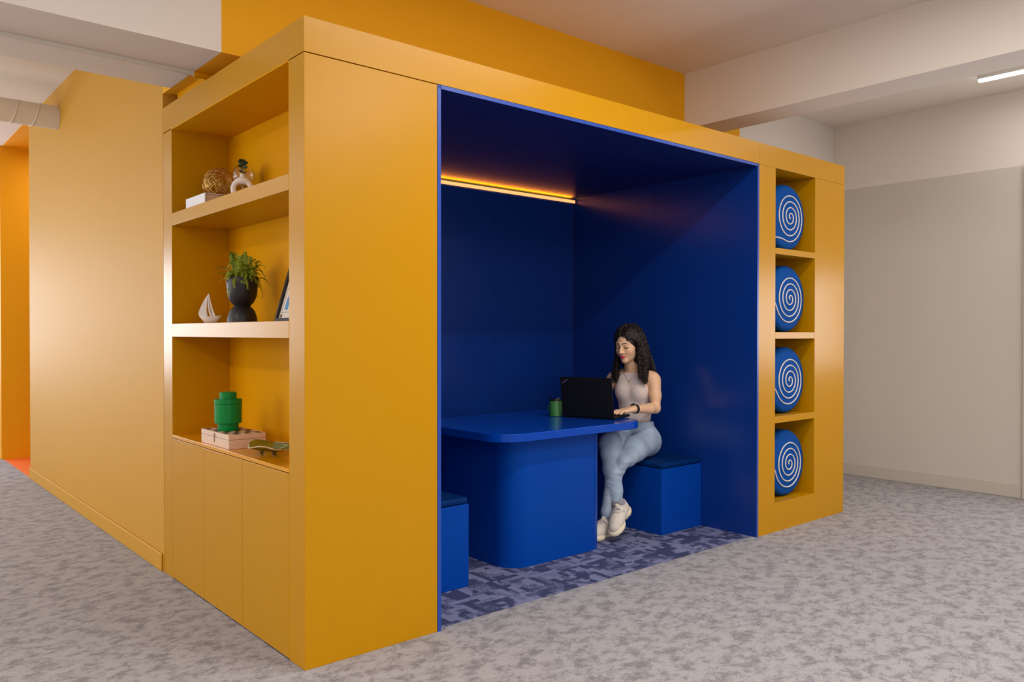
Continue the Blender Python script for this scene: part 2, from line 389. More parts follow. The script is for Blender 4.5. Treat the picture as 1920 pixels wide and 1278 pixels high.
# beams
struct('trim_2', MB().box(XL, -0.0005, YW, 1.54, 2.58, ZC), M['white'])
struct('trim_3', MB().box(3.43, 3.72, YB, YW-0.001, 2.796, ZC), M['white'])

# ------------------------------------------------------------------ services
t = thing('cable_trunking', 'grey and yellow cable trunking run along underside of left ceiling beam', 'trunking', (-0.5,1.2,2.555))
obj('trunking_run', MB().box(XL, 0, 1.185, 1.209, 2.563, 2.58), M['trunk'], t, bevel=0.002)
yl = MB().box(0.0, 0.105, 1.185, 1.209, 2.558, 2.58).box(0.06, 0.085, 1.21, 1.62, 2.552, 2.58)
o = obj('trunking_end', yl, M['yellow_in'], t, bevel=0.002); o['label'] = 'yellow painted end section'
t = thing('spiral_duct', 'white spiral ventilation duct ending at the yellow corridor wall', 'duct', (-1,4.21,2.87))
d = MB(); d.tube([(XL+0.02,4.21,2.963),(-0.001,4.21,2.963)], 0.089, seg=40); d.smooth = True
obj('duct_tube', d, M['duct'], t, smooth=50)
sr = MB()
pts = []
turns = 32; LX = 4.55
for i in range(turns*28+1):
    a = 2*PI*i/28; x = -0.08 - (LX-0.1)*i/(turns*28)
    pts.append((x, 4.21+0.0905*math.cos(a), 2.963+0.0905*math.sin(a)))
sr.tube(pts, 0.0035, seg=5)
obj('spiral_seam', sr, M['duct'], t)
LAMPS = []
def linear_lamp(x, y0, y1, label):
    t = thing('linear_lamp', label, 'lamp', (x,(y0+y1)/2,ZC-0.06), group='linear ceiling lamps')
    obj('housing', MB().box(x-0.025, x+0.025, y0, y1, ZC-0.035, ZC), M['lamp_body'], t, bevel=0.003)
    obj('diffuser', MB().prism(rrect(x-0.022, x+0.022, y0+0.002, y1-0.002, 0.021, 6), ZC-0.05, ZC-0.035), M['lamp_glow'], t)
linear_lamp(5.10, -3.6, -0.57, 'slim white glowing linear lamp on ceiling right of the white beam')

# ------------------------------------------------------------------ meeting booth
SEAM = 2.365
booth = thing('meeting_booth', 'walk-in meeting booth with glossy yellow front and dark blue lining', 'booth', (1.86,0.8,0))
obj('front_panel', MB().box(0, 0.618, 0, 0.132, 0, SEAM-0.0025), M['yellow'], booth, bevel=0.0015)
obj('fascia', MB().box(0, 3.1035, 0, 0.12, SEAM+0.0015, H), M['yellow'], booth)
obj('roof', MB().box(0.33, 3.10, 0.125, YW, H-0.06, H-0.02).box(0.33, 3.1, YW, 1.66, H-0.06, H-0.02), M['yellow_in'], booth)
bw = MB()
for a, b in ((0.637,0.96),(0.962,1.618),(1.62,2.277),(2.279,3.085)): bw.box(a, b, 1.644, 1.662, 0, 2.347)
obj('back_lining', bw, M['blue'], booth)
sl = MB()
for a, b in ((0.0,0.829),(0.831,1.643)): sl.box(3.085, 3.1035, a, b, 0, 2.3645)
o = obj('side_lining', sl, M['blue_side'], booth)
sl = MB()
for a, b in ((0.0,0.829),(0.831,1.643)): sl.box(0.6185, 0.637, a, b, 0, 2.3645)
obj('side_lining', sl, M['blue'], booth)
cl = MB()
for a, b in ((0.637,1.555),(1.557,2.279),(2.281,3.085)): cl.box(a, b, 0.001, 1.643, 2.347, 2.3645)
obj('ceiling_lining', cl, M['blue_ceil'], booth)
obj('outer_shell', MB().box(0.6, 3.12, 1.664, 1.670, 0, 2.44), M['yellow_in'], booth)
tr = MB().box(0.619, 0.6365, -0.002, 0.0, 0, 2.347).box(0.6375, 3.0845, -0.002, 0.0, 2.3475, 2.364).box(3.0855, 3.103, -0.002, 0.0, 0, 2.347)
obj('edge_trim', tr, M['blue_trim'], booth)

# LED strip along the top of the back lining
led = thing('led_strip_lamp', 'warm orange LED strip lamp along top of blue booth back wall', 'lamp', (1.86,1.63,2.30))
obj('channel', MB().box(0.66, 3.07, 1.604, 1.6435, 2.306, 2.309).box(0.66, 3.07, 1.640, 1.6435, 2.309, 2.326), M['lamp_body'], led)
obj('diffuser', MB().box(0.662, 3.068, 1.602, 1.606, 2.307, 2.329), M['led_glow'], led)

# ------------------------------------------------------------------ bookcase on the left face
bk = thing('bookcase', 'yellow built-in bookcase with open shelves above three cupboard doors', 'bookcase', (0.16,0.83,0))
obj('side_panel', MB().box(0, 0.32, 1.531, 1.6685, 0, SEAM-0.0025), M['yellow'], bk, bevel=0.0015)
obj('side_panel', MB().box(0.001, 0.32, 0.1325, 0.1355, 0, SEAM-0.0025), M['yellow_in'], bk)
obj('back_panel', MB().box(0.307, 0.32, 0.1355, 1.531, 0.0, SEAM), M['yellow_in'], bk)
obj('top_panel', MB().box(0.0, 0.307, 0.1355, 1.531, 2.3605, 2.3660), M['yellow_in'], bk)
obj('fascia', MB().box(0, 0.02, 0.12, 1.6685, SEAM+0.0015, H), M['yellow'], bk)
obj('roof', MB().box(0.02, 0.32, 0.1205, 1.6685, H-0.06, H-0.02), M['yellow_in'], bk)
obj('shelf', MB().box(0.0, 0.307, 0.1355, 1.531, 1.857, 1.922), M['yellow'], bk, bevel=0.0015)
obj('shelf', MB().box(0.0, 0.307, 0.1355, 1.531, 1.273, 1.342), M['yellow'], bk, bevel=0.0015)
obj('countertop', MB().box(0.0, 0.307, 0.1355, 1.531, 0.741, 0.757), M['yellow_counter'], bk, bevel=0.001)
for a, b in ((1.0715,1.5295),(0.6055,1.0695),(0.137,0.6035)):
    obj('door', MB().box(0.0, 0.02, a, b, 0.004, 0.7375), M['yellow'], bk, bevel=0.0012)

# ------------------------------------------------------------------ cubby unit with round cushions
cb = thing('cubby_unit', 'tall yellow cubby unit with four stacked niches at booth right end', 'shelf unit', (3.65,0.4,0))
obj('side_panel', MB().box(3.1045, 3.297, 0, 0.80, 0, SEAM-0.0015), M['yellow'], cb, bevel=0.001)
obj('side_panel', MB().box(3.797, 4.21, 0, 0.80, 0, SEAM-0.0015), M['yellow'], cb, bevel=0.001)
obj('base_panel', MB().box(3.2975, 3.7965, 0.0, 0.80, 0, 0.188), M['yellow'], cb)
obj('back_panel', MB().box(3.2975, 3.7965, 0.36, 0.38, 0.188, SEAM), M['yellow_in'], cb)
obj('fascia', MB().box(3.1055, 4.21, 0, 0.80, SEAM, H), M['yellow'], cb, bevel=0.001)
for a, b in ((1.810,1.849),(1.258,1.301),(0.708,0.750)):
    obj('shelf', MB().box(3.2975, 3.7965, 0.0, 0.36, a, b), M['yellow'], cb, bevel=0.001)

def cushion_mesh():
    mb = MB(); prof = []
    rad, th, e = 0.224, 0.15, 0.035
    prof.append((0.0, -th/2-0.012)); prof.append((0.08, -th/2-0.011)); prof.append((0.15, -th/2-0.007))
    for i in range(9):
        a = R(-90+90*i/8); prof.append((rad-e+e*math.cos(a), -th/2+e+e*math.sin(a)))
    for i in range(9):
        a = R(90*i/8); prof.append((rad-e+e*math.cos(a), th/2-e+e*math.sin(a)))
    prof.append((0.12, th/2+0.006)); prof.append((0.0, th/2+0.01))
    mb.lathe(prof, seg=72)
    # gathers at the rim
    vs = []
    for x, y, z in mb.v:
        r = math.hypot(x, y); a = math.atan2(y, x)
        if r > 0.16:
            k = 1+0.004*math.sin(a*37)*min(1, (r-0.16)/0.04)*(0.5+0.5*math.cos(2*a)); x *= k; y *= k
        vs.append((x, -(-z), y) if False else (x, z, y))
    mb.v = vs; mb.smooth = True
    return mb
def spiral_mesh():
    mb = MB(); pts = []
    yf = -0.0865
    def yy(r): # follow the face of the cushion
        if r < 0.15: return -0.075-0.012+0.005*(r/0.15)**2
        if r < 0.189: return -0.082+0.007*(r-0.15)/0.039
        c = min((r-0.189)/0.035, 1.0); return -0.04-0.035*math.sqrt(max(0, 1-c*c))
    te = R(208); turns = 4.05; n = 260
    for i in range(n+1):
        u = i/n; th = te + 2*PI*turns*(1-u); r = 0.006+0.160*u
        pts.append((r*math.cos(th), yy(r)-0.002, r*math.sin(th)))
    for i in range(1, 13):
        u = i/12; th = te - R(30)*u**0.8 - R(2)*math.sin(u*PI); r = 0.166+(0.2225-0.166)*(u**1.4)
        pts.append((r*math.cos(th), yy(r)-0.002, r*math.sin(th)))
    mb.tube(pts, 0.0042, seg=6); mb.smooth = True
    return mb
cz = [2.0755, 1.5275, 0.9765, 0.4145]
cl_lab = ['blue round cushion with white spiral in topmost cubby niche',
          'blue round cushion with white spiral in second cubby niche from top',
          'blue round cushion with white spiral in third cubby niche from top',
          'blue round cushion with white spiral in lowest cubby niche']
cush0 = obj('round_cushion', cushion_mesh(), M['cushion']); pipe0 = obj('spiral_piping', spiral_mesh(), M['cord'], cush0, local=True)
pipe0['label'] = 'white spiral cord'
for i in range(4):
    if i == 0: c = cush0
    else:
        c = cush0.copy(); col.objects.link(c); p = pipe0.copy(); col.objects.link(p); p.parent = c
    c.location = (3.560, 0.137, cz[i]); c.rotation_euler = (0, [R(-42), R(5), R(-2), R(9)][i], 0)
    tag(c, cl_lab[i], 'cushion', 'round cushions in the cubby niches')

# ------------------------------------------------------------------ table and benches
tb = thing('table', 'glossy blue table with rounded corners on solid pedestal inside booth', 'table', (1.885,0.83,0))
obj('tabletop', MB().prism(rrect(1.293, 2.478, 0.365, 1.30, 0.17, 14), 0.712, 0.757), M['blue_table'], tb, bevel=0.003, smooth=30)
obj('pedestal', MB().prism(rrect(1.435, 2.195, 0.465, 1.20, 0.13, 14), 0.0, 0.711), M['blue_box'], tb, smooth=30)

def bench(label, x0, x1, y0, y1, pads, axis):
    t = thing('bench', label, 'bench', ((x0+x1)/2,(y0+y1)/2,0), group='blue benches around the booth table')
    obj('bench_box', MB().box(x0, x1, y0, y1, 0, 0.422), M['blue_box'], t, bevel=0.003)
    for a, b in pads:
        mb = MB()
        if axis == 'y': mb.box(x0+0.002, x1-0.004, a+0.002, b-0.002, 0.4225, 0.457)
        else: mb.box(a+0.002, b-0.002, y0+0.002, y1-0.004, 0.4225, 0.457)
        obj('seat_pad', mb, M['velvet'], t, bevel=0.012, seg=3, smooth=50)
bench('blue box bench with velvet pad the woman sits on, right side', 2.667, 3.083, 0.42, 1.22, ((0.42,0.82),(0.82,1.22)), 'y')
bench('blue box bench with velvet pad left of table, cut by yellow panel', 0.639, 1.104, 0.408, 1.22, ((0.408,0.81),(0.81,1.22)), 'y')
bench('dark blue bench along the booth back wall behind the table', 0.639, 3.083, 1.223, 1.642, ((0.64,1.45),(1.45,2.26),(2.26,3.08)), 'x')

# ------------------------------------------------------------------ objects on the bookcase
S1, S2, S3 = 1.922, 1.342, 0.757
# book
t = thing('book', 'thick white hardback lying flat under gold wire ball', 'book', (0.155,1.31,S1))
cov = MB().box(0.036, 0.27, 1.146, 1.415, S1, S1+0.004).box(0.036, 0.27, 1.146, 1.415, S1+0.058, S1+0.062).box(0.034, 0.040, 1.146, 1.415, S1, S1+0.062)
obj('cover', cov, M['book'], t, bevel=0.0015)
pg = MB()
for i in range(9): pg.box(0.044+0.001*(i%2), 0.264, 1.152+0.0012*(i%3), 1.409, S1+0.0045+0.0059*i, S1+0.0045+0.0059*(i+1)-0.0006)
obj('pages', pg, M['paper'], t)
# wire ball
wb = MB(); rr_ = random.Random(3)
cbx = (0.185, 1.345, S1+0.062+0.0845)
for i in range(36):
    ax = Vector((rr_.gauss(0,1), rr_.gauss(0,1), rr_.gauss(0,1))).normalized(); u = ax.orthogonal().normalized(); w = ax.cross(u)
    off = rr_.uniform(-0.03, 0.03); ra = math.sqrt(0.085**2-off**2)
    wb.tube([Vector(cbx)+ax*off+(u*math.cos(2*PI*k/36)+w*math.sin(2*PI*k/36))*ra for k in range(36)], 0.0016, seg=5, closed=True)
wb.smooth = True
tag(obj('wire_ball', wb, M['gold'], loc=cbx, smooth=80), 'round gold wire ball sitting on the white book', 'ornament')
# ring vase with sprig
vx, vy = 0.12, 0.89
t = thing('ring_vase', 'white ceramic ring-shaped vase with short neck on top shelf', 'vase', (vx,vy,S1))
side = Vector((0.86,-0.51,0)).normalized()
tv = MB(); cV = Vector((vx,vy,S1+0.0535))
pts = [cV+(side*math.cos(2*PI*k/48)+Vector((0,0,1))*math.sin(2*PI*k/48))*0.041 for k in range(48)]
rads = [0.0125+0.006*max(0,math.sin(2*PI*k/48))**6 for k in range(48)]
tv.tube(pts, rads, seg=14, closed=True)
tv.lathe([(0.017,S1+0.092),(0.012,S1+0.104),(0.0085,S1+0.115),(0.0075,S1+0.124),(0.0085,S1+0.126),(0.005,S1+0.126),(0.005,S1+0.112)], vx, vy, 20)
tv.smooth = True; obj('vase_body', tv, M['ceramic'], t, smooth=60)
sp = thing('leaf_sprig', 'small dark green leaf sprig standing in the white ring vase', 'plant', (vx,vy,S1+0.115))
st = MB(); top = Vector((vx+0.004,vy-0.002,S1+0.182)); st.tube([(vx,vy,S1+0.115),(vx+0.002,vy,S1+0.148),top], 0.0012, seg=5); obj('stem', st, M['leaf_dark'], sp)
def leaf_quad(mb, p, d, L, W, curl=0.25):
    d = Vector(d).normalized(); s_ = d.cross(Vector((0.5,0.8,0.3))).normalized(); n_ = d.cross(s_)
    prof = [(0,0.05),(0.25,0.8),(0.55,1.0),(0.8,0.7),(1,0.05)]
    vs = []
    for u, w in prof:
        c = Vector(p)+d*L*u+n_*curl*L*u*u
        vs += [c-s_*W*w*0.5, c+n_*W*0.12*w, c+s_*W*w*0.5]
    fs = []
    for i in range(4):
        for k in range(2): fs.append((i*3+k, i*3+k+1, (i+1)*3+k+1, (i+1)*3+k))
    mb.add(vs, fs)
lf = MB()
for i, (h, a) in enumerate(((0.142,30),(0.147,160),(0.155,250),(0.166,20),(0.170,140),(0.176,80),(0.180,260),(0.186,330),(0.190,200),(0.194,60),(0.195,120))):
    dd = side*math.cos(R(a))*1.0+Vector((-0.5,-0.86,0))*math.sin(R(a))*0.6+Vector((0,0,0.45))
    leaf_quad(lf, (vx+0.003,vy,S1+h-0.013), dd, 0.020 if i < 3 else 0.026, 0.017 if i > 2 else 0.011)
obj('leaves', lf, M['leaf_dark'], sp)
# glass vessel behind
gx, gy = 0.215, 1.104
gl = MB(); pr = [(0.0,S1+0.003),(0.036,S1+0.003),(0.038,S1+0.006),(0.012,S1+0.014),(0.007,S1+0.03),(0.007,S1+0.085),(0.012,S1+0.109)]
for i in range(17):
    a = R(-76+150*i/16); pr.append((0.054*math.cos(a), S1+0.164+0.058*math.sin(a)))
for i in range(17):
    a = R(74-160*i/16); pr.append((0.0515*math.cos(a), S1+0.164+0.0555*math.sin(a)))
pr.append((0.0, S1+0.1088))
gl.lathe([(r, z) for r, z in pr], gx, gy, 40); gl.smooth = True
o = obj('glass_globe', gl, M['glass'], loc=(gx,gy,S1), smooth=60)
tag(o, 'clear round glass globe vessel behind the white ring vase', 'vase')

# sailboat figurine
sx, sy = 0.10, 1.262
fig = thing('sailboat_figurine', 'white ceramic sailboat figurine beside black planter on middle shelf', 'figurine', (sx,sy,S2))
u1 = Vector((0.86,-0.51,0)).normalized(); n1 = Vector((u1.y,-u1.x,0))
def P2(a, h, d=0.0): return Vector((sx,sy,S2))+u1*a+Vector((0,0,h))+n1*d
hull = MB()
NX, NZ = 18, 7; grid = []
for i in range(NX+1):
    u = -1+2*i/NX; row = []
    for j in range(NZ+1):
        a = PI*j/NZ
        wd = 0.018*(1-abs(u)**2.2)**0.8+0.0015
        dep = 0.038*(1-abs(u)**2.6)+0.002
        topz = 0.036+0.006*u*u
        row.append(P2(0.0015+0.056*u*(1 if u>0 else 0.92), max(0.0, topz-dep*math.sin(a)) , wd*math.cos(a)))
    grid.append(row)
vs = [p for r in grid for p in r]; fs = []
for i in range(NX):
    for j in range(NZ): fs.append((i*(NZ+1)+j, i*(NZ+1)+j+1, (i+1)*(NZ+1)+j+1, (i+1)*(NZ+1)+j))
    fs.append((i*(NZ+1), (i+1)*(NZ+1), (i+1)*(NZ+1)+NZ, i*(NZ+1)+NZ))
hull.add(vs, fs); hull.smooth = True; obj('hull', hull, M['ceramic'], fig, smooth=50)
def strip(mb, A, B, d0, d1):
    n = len(A); vs = []
    for a, b in zip(A, B):
        vs += [P2(a[0],a[1],d0), P2(b[0],b[1],d0), P2(b[0],b[1],d1), P2(a[0],a[1],d1)]
    fs = []
    for i in range(n-1):
        for k in range(4): fs.append((i*4+k, i*4+(k+1)%4, (i+1)*4+(k+1)%4, (i+1)*4+k))
    fs += [(0,1,2,3), tuple((n-1)*4+k for k in (3,2,1,0))]
    mb.add(vs, fs)
def bez(p0, p1, p2, n=10):
    return [((1-t)**2*p0[0]+2*t*(1-t)*p1[0]+t*t*p2[0], (1-t)**2*p0[1]+2*t*(1-t)*p1[1]+t*t*p2[1]) for t in [i/n for i in range(n+1)]]
s1 = MB()
strip(s1, bez((-0.004,0.152),(-0.036,0.11),(-0.055,0.05)), bez((-0.003,0.148),(-0.020,0.10),(-0.012,0.035)), -0.006, 0.006)
strip(s1, bez((-0.052,0.052),(-0.055,0.04),(-0.045,0.028)), bez((-0.012,0.052),(-0.012,0.04),(-0.010,0.03)), -0.007, 0.007)
s1.smooth = True; obj('sail', s1, M['ceramic'], fig, smooth=50)
s2 = MB()
strip(s2, bez((-0.003,0.152),(-0.018,0.09),(0.004,0.034)), bez((-0.001,0.143),(-0.009,0.09),(0.012,0.036)), -0.006, 0.006)
strip(s2, bez((-0.003,0.152),(0.006,0.095),(0.028,0.036)), bez((-0.003,0.136),(0.0,0.09),(0.016,0.034)), -0.006, 0.006)
s2.smooth = True; obj('sail', s2, M['ceramic'], fig, smooth=50)

# planter
px, py = 0.15, 0.968
pl = thing('potted_fern', 'feathery green fern in black hourglass planter on middle shelf', 'plant', (px,py,S2))
pm = MB(); z0 = S2
prof = [(0.0,z0),(0.071,z0),(0.0705,z0+0.012),(0.067,z0+0.032),(0.060,z0+0.055),(0.050,z0+0.070),(0.040,z0+0.079),(0.038,z0+0.082),(0.042,z0+0.087),(0.054,z0+0.100),(0.064,z0+0.120),(0.070,z0+0.150),(0.0725,z0+0.185),(0.0735,z0+0.218),(0.0725,z0+0.220),(0.069,z0+0.2185),(0.067,z0+0.19),(0.0,z0+0.19)]
pm.lathe(prof, px, py, 56); pm.smooth = True; obj('pot', pm, M['pot'], pl, smooth=50)
so = MB(); so.lathe([(0.0,z0+0.192),(0.066,z0+0.192),(0.064,z0+0.203),(0.0,z0+0.208)], px, py, 32); obj('soil', so, M['soil'], pl)
fo = MB(); rf = random.Random(11)
for i in range(110):
    a = rf.uniform(0, 2*PI); tall = i < 34
    reach = rf.uniform(0.015, 0.06) if tall else rf.uniform(0.04, 0.105)
    hgt = rf.uniform(0.08, 0.145) if tall else rf.uniform(0.02, 0.085)
    drop = rf.uniform(0.0, 0.03) if tall else rf.uniform(0.0, 0.07) if i % 4 else rf.uniform(0.05, 0.11)
    if math.cos(a)*reach+px > 0.28: reach *= 0.6
    b0 = Vector((px+rf.uniform(-0.04,0.04), py+rf.uniform(-0.04,0.04), z0+0.2))
    dr = Vector((math.cos(a), math.sin(a), 0)); stem = []
    for k in range(13):
        u = k/12; stem.append(b0+dr*reach*u**1.1+Vector((0,0,hgt*math.sin(u*PI*0.62)/0.95-drop*u**3)))
    fo.tube(stem, [0.0010*(1-0.6*k/12) for k in range(13)], seg=4)
    for k in range(3, 13):
        tdir = (stem[k]-stem[k-1]).normalized(); sd = tdir.cross(Vector((0,0,1)))
        if sd.length < 0.1: sd = Vector((1,0,0))
        sd.normalize(); nn = sd.cross(tdir)
        for sgn in (-1, 1):
            for q in range(4):
                p = stem[k]+(stem[k-1]-stem[k])*q/4
                Lq = rf.uniform(0.012, 0.024)*(1.15-k/14)
                dv = (sd*sgn+tdir*rf.uniform(0.3,0.9)+nn*rf.uniform(-0.5,0.5)).normalized()
                w_ = tdir*0.0017
                fo.add([p-w_, p+w_, p+dv*Lq+w_*0.7, p+dv*Lq-w_*0.7], [(0,1,2,3)])
obj('foliage', fo, M['fern'], pl)

# picture frame leaning on the back panel
pf = thing('picture_frame', 'black framed picture leaning on back of middle shelf behind yellow post', 'picture', (0.205,0.59,S2))
W_, H_ = 0.24, 0.292; tilt = R(16.5)
def PF(y, h, d):  # y along width (0 = left edge as seen), h up the frame, d out of its face (towards the room)
    return Vector((0.205+h*math.sin(tilt)-d*math.cos(tilt), 0.694-y, S2+0.0008+h*math.cos(tilt)+d*math.sin(tilt)))
def pbox(mb, y0, y1, h0, h1, d0, d1):
    c = [PF(y,h,d) for d in (d0,d1) for h in (h0,h1) for y in (y0,y1)]
    mb.add(c, [(0,1,3,2),(4,6,7,5),(0,4,5,1),(2,3,7,6),(0,2,6,4),(1,5,7,3)])
fm = MB(); fw = 0.015
pbox(fm,0,fw,0,H_,0,0.018); pbox(fm,W_-fw,W_,0,H_,0,0.018); pbox(fm,fw,W_-fw,0,fw,0,0.018); pbox(fm,fw,W_-fw,H_-fw,H_,0,0.018)
obj('frame', fm, M['frame'], pf)
mm = MB(); pbox(mm, fw, W_-fw, fw, H_-fw, 0.002, 0.006); mb_ = obj('mat_board', mm, M['mat_board'], pf)
ik = MB()
for (a,b,c,d) in ((0.030,0.0315,0.045,0.165),(0.0315,W_-0.03,0.045,0.0465),(0.0315,W_-0.03,0.1635,0.165),(W_-0.0315,W_-0.03,0.0465,0.165),(0.03,0.0315,0.18,0.26),(0.0315,0.06,0.2585,0.26)): pbox(ik, a, b, c, d, 0.006, 0.0064)
obj('printed_border', ik, M['ink'], mb_)
pb = MB(); pbox(pb, 0.052, 0.085, 0.058, 0.115, 0.006, 0.0065); pbox(pb, 0.058, 0.075, 0.115, 0.14, 0.006, 0.0065); obj('printed_figure', pb, M['print_blue'], mb_)
pb = MB(); pbox(pb, 0.026, 0.045, 0.021, 0.036, 0.006, 0.0065); obj('printed_mark', pb, M['print_brown'], mb_)

# game box, jar, dish on the counter
t = thing('game_box', 'pale wooden game box with chequered lid under green jar', 'box', (0.14,0.98,S3))
bx0, bx1, by0, by1 = 0.018, 0.195, 0.803, 1.155
obj('box_body', MB().box(bx0, bx1, by0, by1, S3+0.0005, S3+0.042), M['wood'], t, bevel=0.001)
lid_ = obj('box_lid', MB().box(bx0, bx1, by0, by1, S3+0.0435, S3+0.066), M['wood'], t, bevel=0.001)
dk = MB(); nS = 6; ex = (bx1-bx0-0.02)/nS; ey = (by1-by0-0.02)/nS
for i in range(nS):
    for j in range(nS):
        if (i+j) % 2: dk.box(bx0+0.01+i*ex, bx0+0.01+(i+1)*ex, by0+0.01+j*ey, by0+0.01+(j+1)*ey, S3+0.066, S3+0.0664)
obj('dark_squares', dk, M['wood_dark'], lid_)
lt = MB().box(bx0-0.002, bx0, 0.973, 0.987, S3+0.046, S3+0.060).box(bx0-0.003, bx0, 0.977, 0.983, S3+0.018, S3+0.050)
obj('latch', lt, M['brass'], t)
jx, jy, jz = 0.092, 1.0, S3+0.0665
t = thing('storage_jar', 'bright green plastic storage jar with stud lid on wooden box', 'jar', (jx,jy,jz))
jm = MB(); jm.lathe([(0.0,jz),(0.048,jz),(0.049,jz+0.002),(0.049,jz+0.034),(0.061,jz+0.036),(0.063,jz+0.038),(0.063,jz+0.128),(0.0,jz+0.128)], jx, jy, 56); jm.smooth = True
obj('jar_body', jm, M['green_plastic'], t, smooth=35)
jm = MB(); jm.lathe([(0.0,jz+0.129),(0.063,jz+0.129),(0.0645,jz+0.131),(0.0645,jz+0.150),(0.063,jz+0.152),(0.040,jz+0.152),(0.040,jz+0.183),(0.038,jz+0.185),(0.0,jz+0.185)], jx, jy, 56); jm.smooth = True
obj('jar_lid', jm, M['green_plastic'], t, smooth=35)
dc = Vector((0.115, 0.565, S3)); 
t = thing('leaf_dish', 'glossy olive green leaf-shaped dish on yellow counter beside wooden box', 'dish', dc)
dd = MB(); rimm = MB(); NR, NA = 10, 72; rows = []
for i in range(NR+1):
    row = []
    for k in range(NA):
        a = 2*PI*k/NA; 
        rad = 0.132*(1+0.08*math.cos(2*a)+0.05*math.cos(5*a+0.6))
        notch = math.exp(-((a-PI*0.62)/0.16)**2); rad *= 1-0.78*notch
        rad *= 1-0.10*abs(math.sin(4.5*a))**8
        u = i/NR
        x = math.sin(a)*rad*u*0.72; y = math.cos(a)*rad*u
        z = 0.011+0.026*u**2.0+0.008*u*u*math.cos(3*a+0.4)+0.006*notch*u
        row.append(dc+Vector((x, y, z)))
    rows.append(row)
vs = [p for r in rows for p in r]; fs = [(i*NA+k, i*NA+(k+1)%NA, (i+1)*NA+(k+1)%NA, (i+1)*NA+k) for i in range(NR) for k in range(NA)]
dd.add(vs, fs); dd.smooth = True
o = obj('bowl', dd, M['dish'], t, smooth=60); sm = o.modifiers.new('thick','SOLIDIFY'); sm.thickness = 0.006; sm.offset = -1
rimm.tube([p+Vector((0,0,0.0005)) for p in rows[-1]], 0.0032, seg=6, closed=True); rimm.smooth = True; obj('rim', rimm, M['dish_rim'], t, smooth=80)
for (ax, ay) in ((0.03,0.04),(-0.03,0.03),(0.0,-0.04)):
    ft = MB(); ft.lathe([(0.0,S3+0.0005),(0.007,S3+0.0005),(0.009,S3+0.0115),(0.0,S3+0.0115)], dc.x+ax, dc.y+ay, 14)
    obj('foot', ft, M['dish'], t)

# ------------------------------------------------------------------ laptop and mug
TZ = 0.757
Fv = Vector((-0.95,-0.31,0)).normalized(); Lv = Vector((-Fv.y,Fv.x,0))
lb = Vector((2.2515, 0.6695, TZ)); ang = math.atan2(Fv.y, Fv.x)   # hinge midpoint; local +x points away from the user
lap = thing('laptop', 'open black laptop seen from lid back on blue table', 'laptop', lb, ang)
W2 = 0.178
deck = obj('keyboard_deck', MB().box(-0.245, 0.0, -W2, W2, 0.002, 0.016), M['black'], lap, local=True, bevel=0.003)
kb = MB()
for r_ in range(5):
    for c_ in range(13): kb.box(-0.04-0.019*r_-0.015, -0.04-0.019*r_, -0.135+c_*0.0208, -0.135+c_*0.0208+0.017, 0.016, 0.018)
obj('keys', kb, M['black'], deck, local=True)
obj('touchpad', MB().box(-0.215,-0.155,-0.05,0.05,0.016,0.0166), M['screen'], deck, local=True)
LT = Matrix.Rotation(R(9), 4, 'Y')
lid = MB().box(-0.004, 0.003, -W2, W2, 0.0, 0.252).xf(Matrix.Translation((0.004,0,0.012)) @ LT)
lido = obj('lid', lid, M['black'], lap, local=True, bevel=0.002)
obj('screen', MB().box(-0.0055, -0.0042, -W2+0.012, W2-0.012, 0.02, 0.24).xf(Matrix.Translation((0.004,0,0.012)) @ LT), M['screen'], lido, local=True)
def text_mesh(txt, size):
    cu = bpy.data.curves.new('txt', 'FONT'); cu.body = txt; cu.size = size; cu.extrude = 0.0002
    to = bpy.data.objects.new('txt', cu); col.objects.link(to)
    bpy.context.view_layer.update()
    me = bpy.data.meshes.new_from_object(to.evaluated_get(bpy.context.evaluated_depsgraph_get()))
    mb = MB(); mb.add([tuple(v.co) for v in me.vertices], [tuple(p.vertices) for p in me.polygons])
    bpy.data.objects.remove(to); bpy.data.curves.remove(cu); bpy.data.meshes.remove(me); return mb
# text plane: local x -> along -y of lid (seen from the back, reading direction), y -> up
tm = text_mesh('ThinkPad', 0.0125)
Mt = Matrix.Translation((0.004,0,0.012)) @ LT @ Matrix.Translation((0.0032, -W2+0.016, 0.207)) @ Matrix(((0,0,1,0),(1,0,0,0),(0,1,0,0),(0,0,0,1))) @ Matrix.Rotation(R(35), 4, 'Z')
obj('logo', tm.xf(Mt), M['logo'], lido, local=True)
dt = MB(); dt.lathe([(0,0),(0.0022,0),(0.0022,0.0004),(0,0.0004)], 0.0225, 0.0118, 12)
obj('logo_dot', dt.xf(Mt), M['red'], lido, local=True)

mx, my = 2.205, 0.915
mg = thing('mug', 'green travel mug with black lid on blue table beside laptop', 'mug', (mx,my,TZ))
m_ = MB(); m_.lathe([(0.0,TZ+0.0005),(0.040,TZ+0.0005),(0.0425,TZ+0.003),(0.0425,TZ+0.098),(0.041,TZ+0.100),(0.0,TZ+0.100)], mx, my, 40); m_.smooth = True
obj('mug_body', m_, M['mug'], mg, smooth=40)
m_ = MB(); m_.lathe([(0.0,TZ+0.1005),(0.0435,TZ+0.1005),(0.0435,TZ+0.109),(0.041,TZ+0.112),(0.0,TZ+0.112)], mx, my, 40); m_.smooth = True
ml = obj('mug_lid', m_, M['mug_lid'], mg, smooth=40)
m_ = MB().box(mx-0.010, mx+0.014, my-0.020, my+0.004, TZ+0.112, TZ+0.118); obj('lid_slider', m_, M['steel'], ml, bevel=0.002)
hd = MB(); hv = Vector((-0.50,0.86,0)).normalized()
hd.tube([Vector((mx,my,TZ))+hv*(0.040+0.010*math.sin(PI*k/10))+Vector((0,0,0.02+0.062*k/10)) for k in range(11)], 0.0045, seg=8); hd.smooth = True
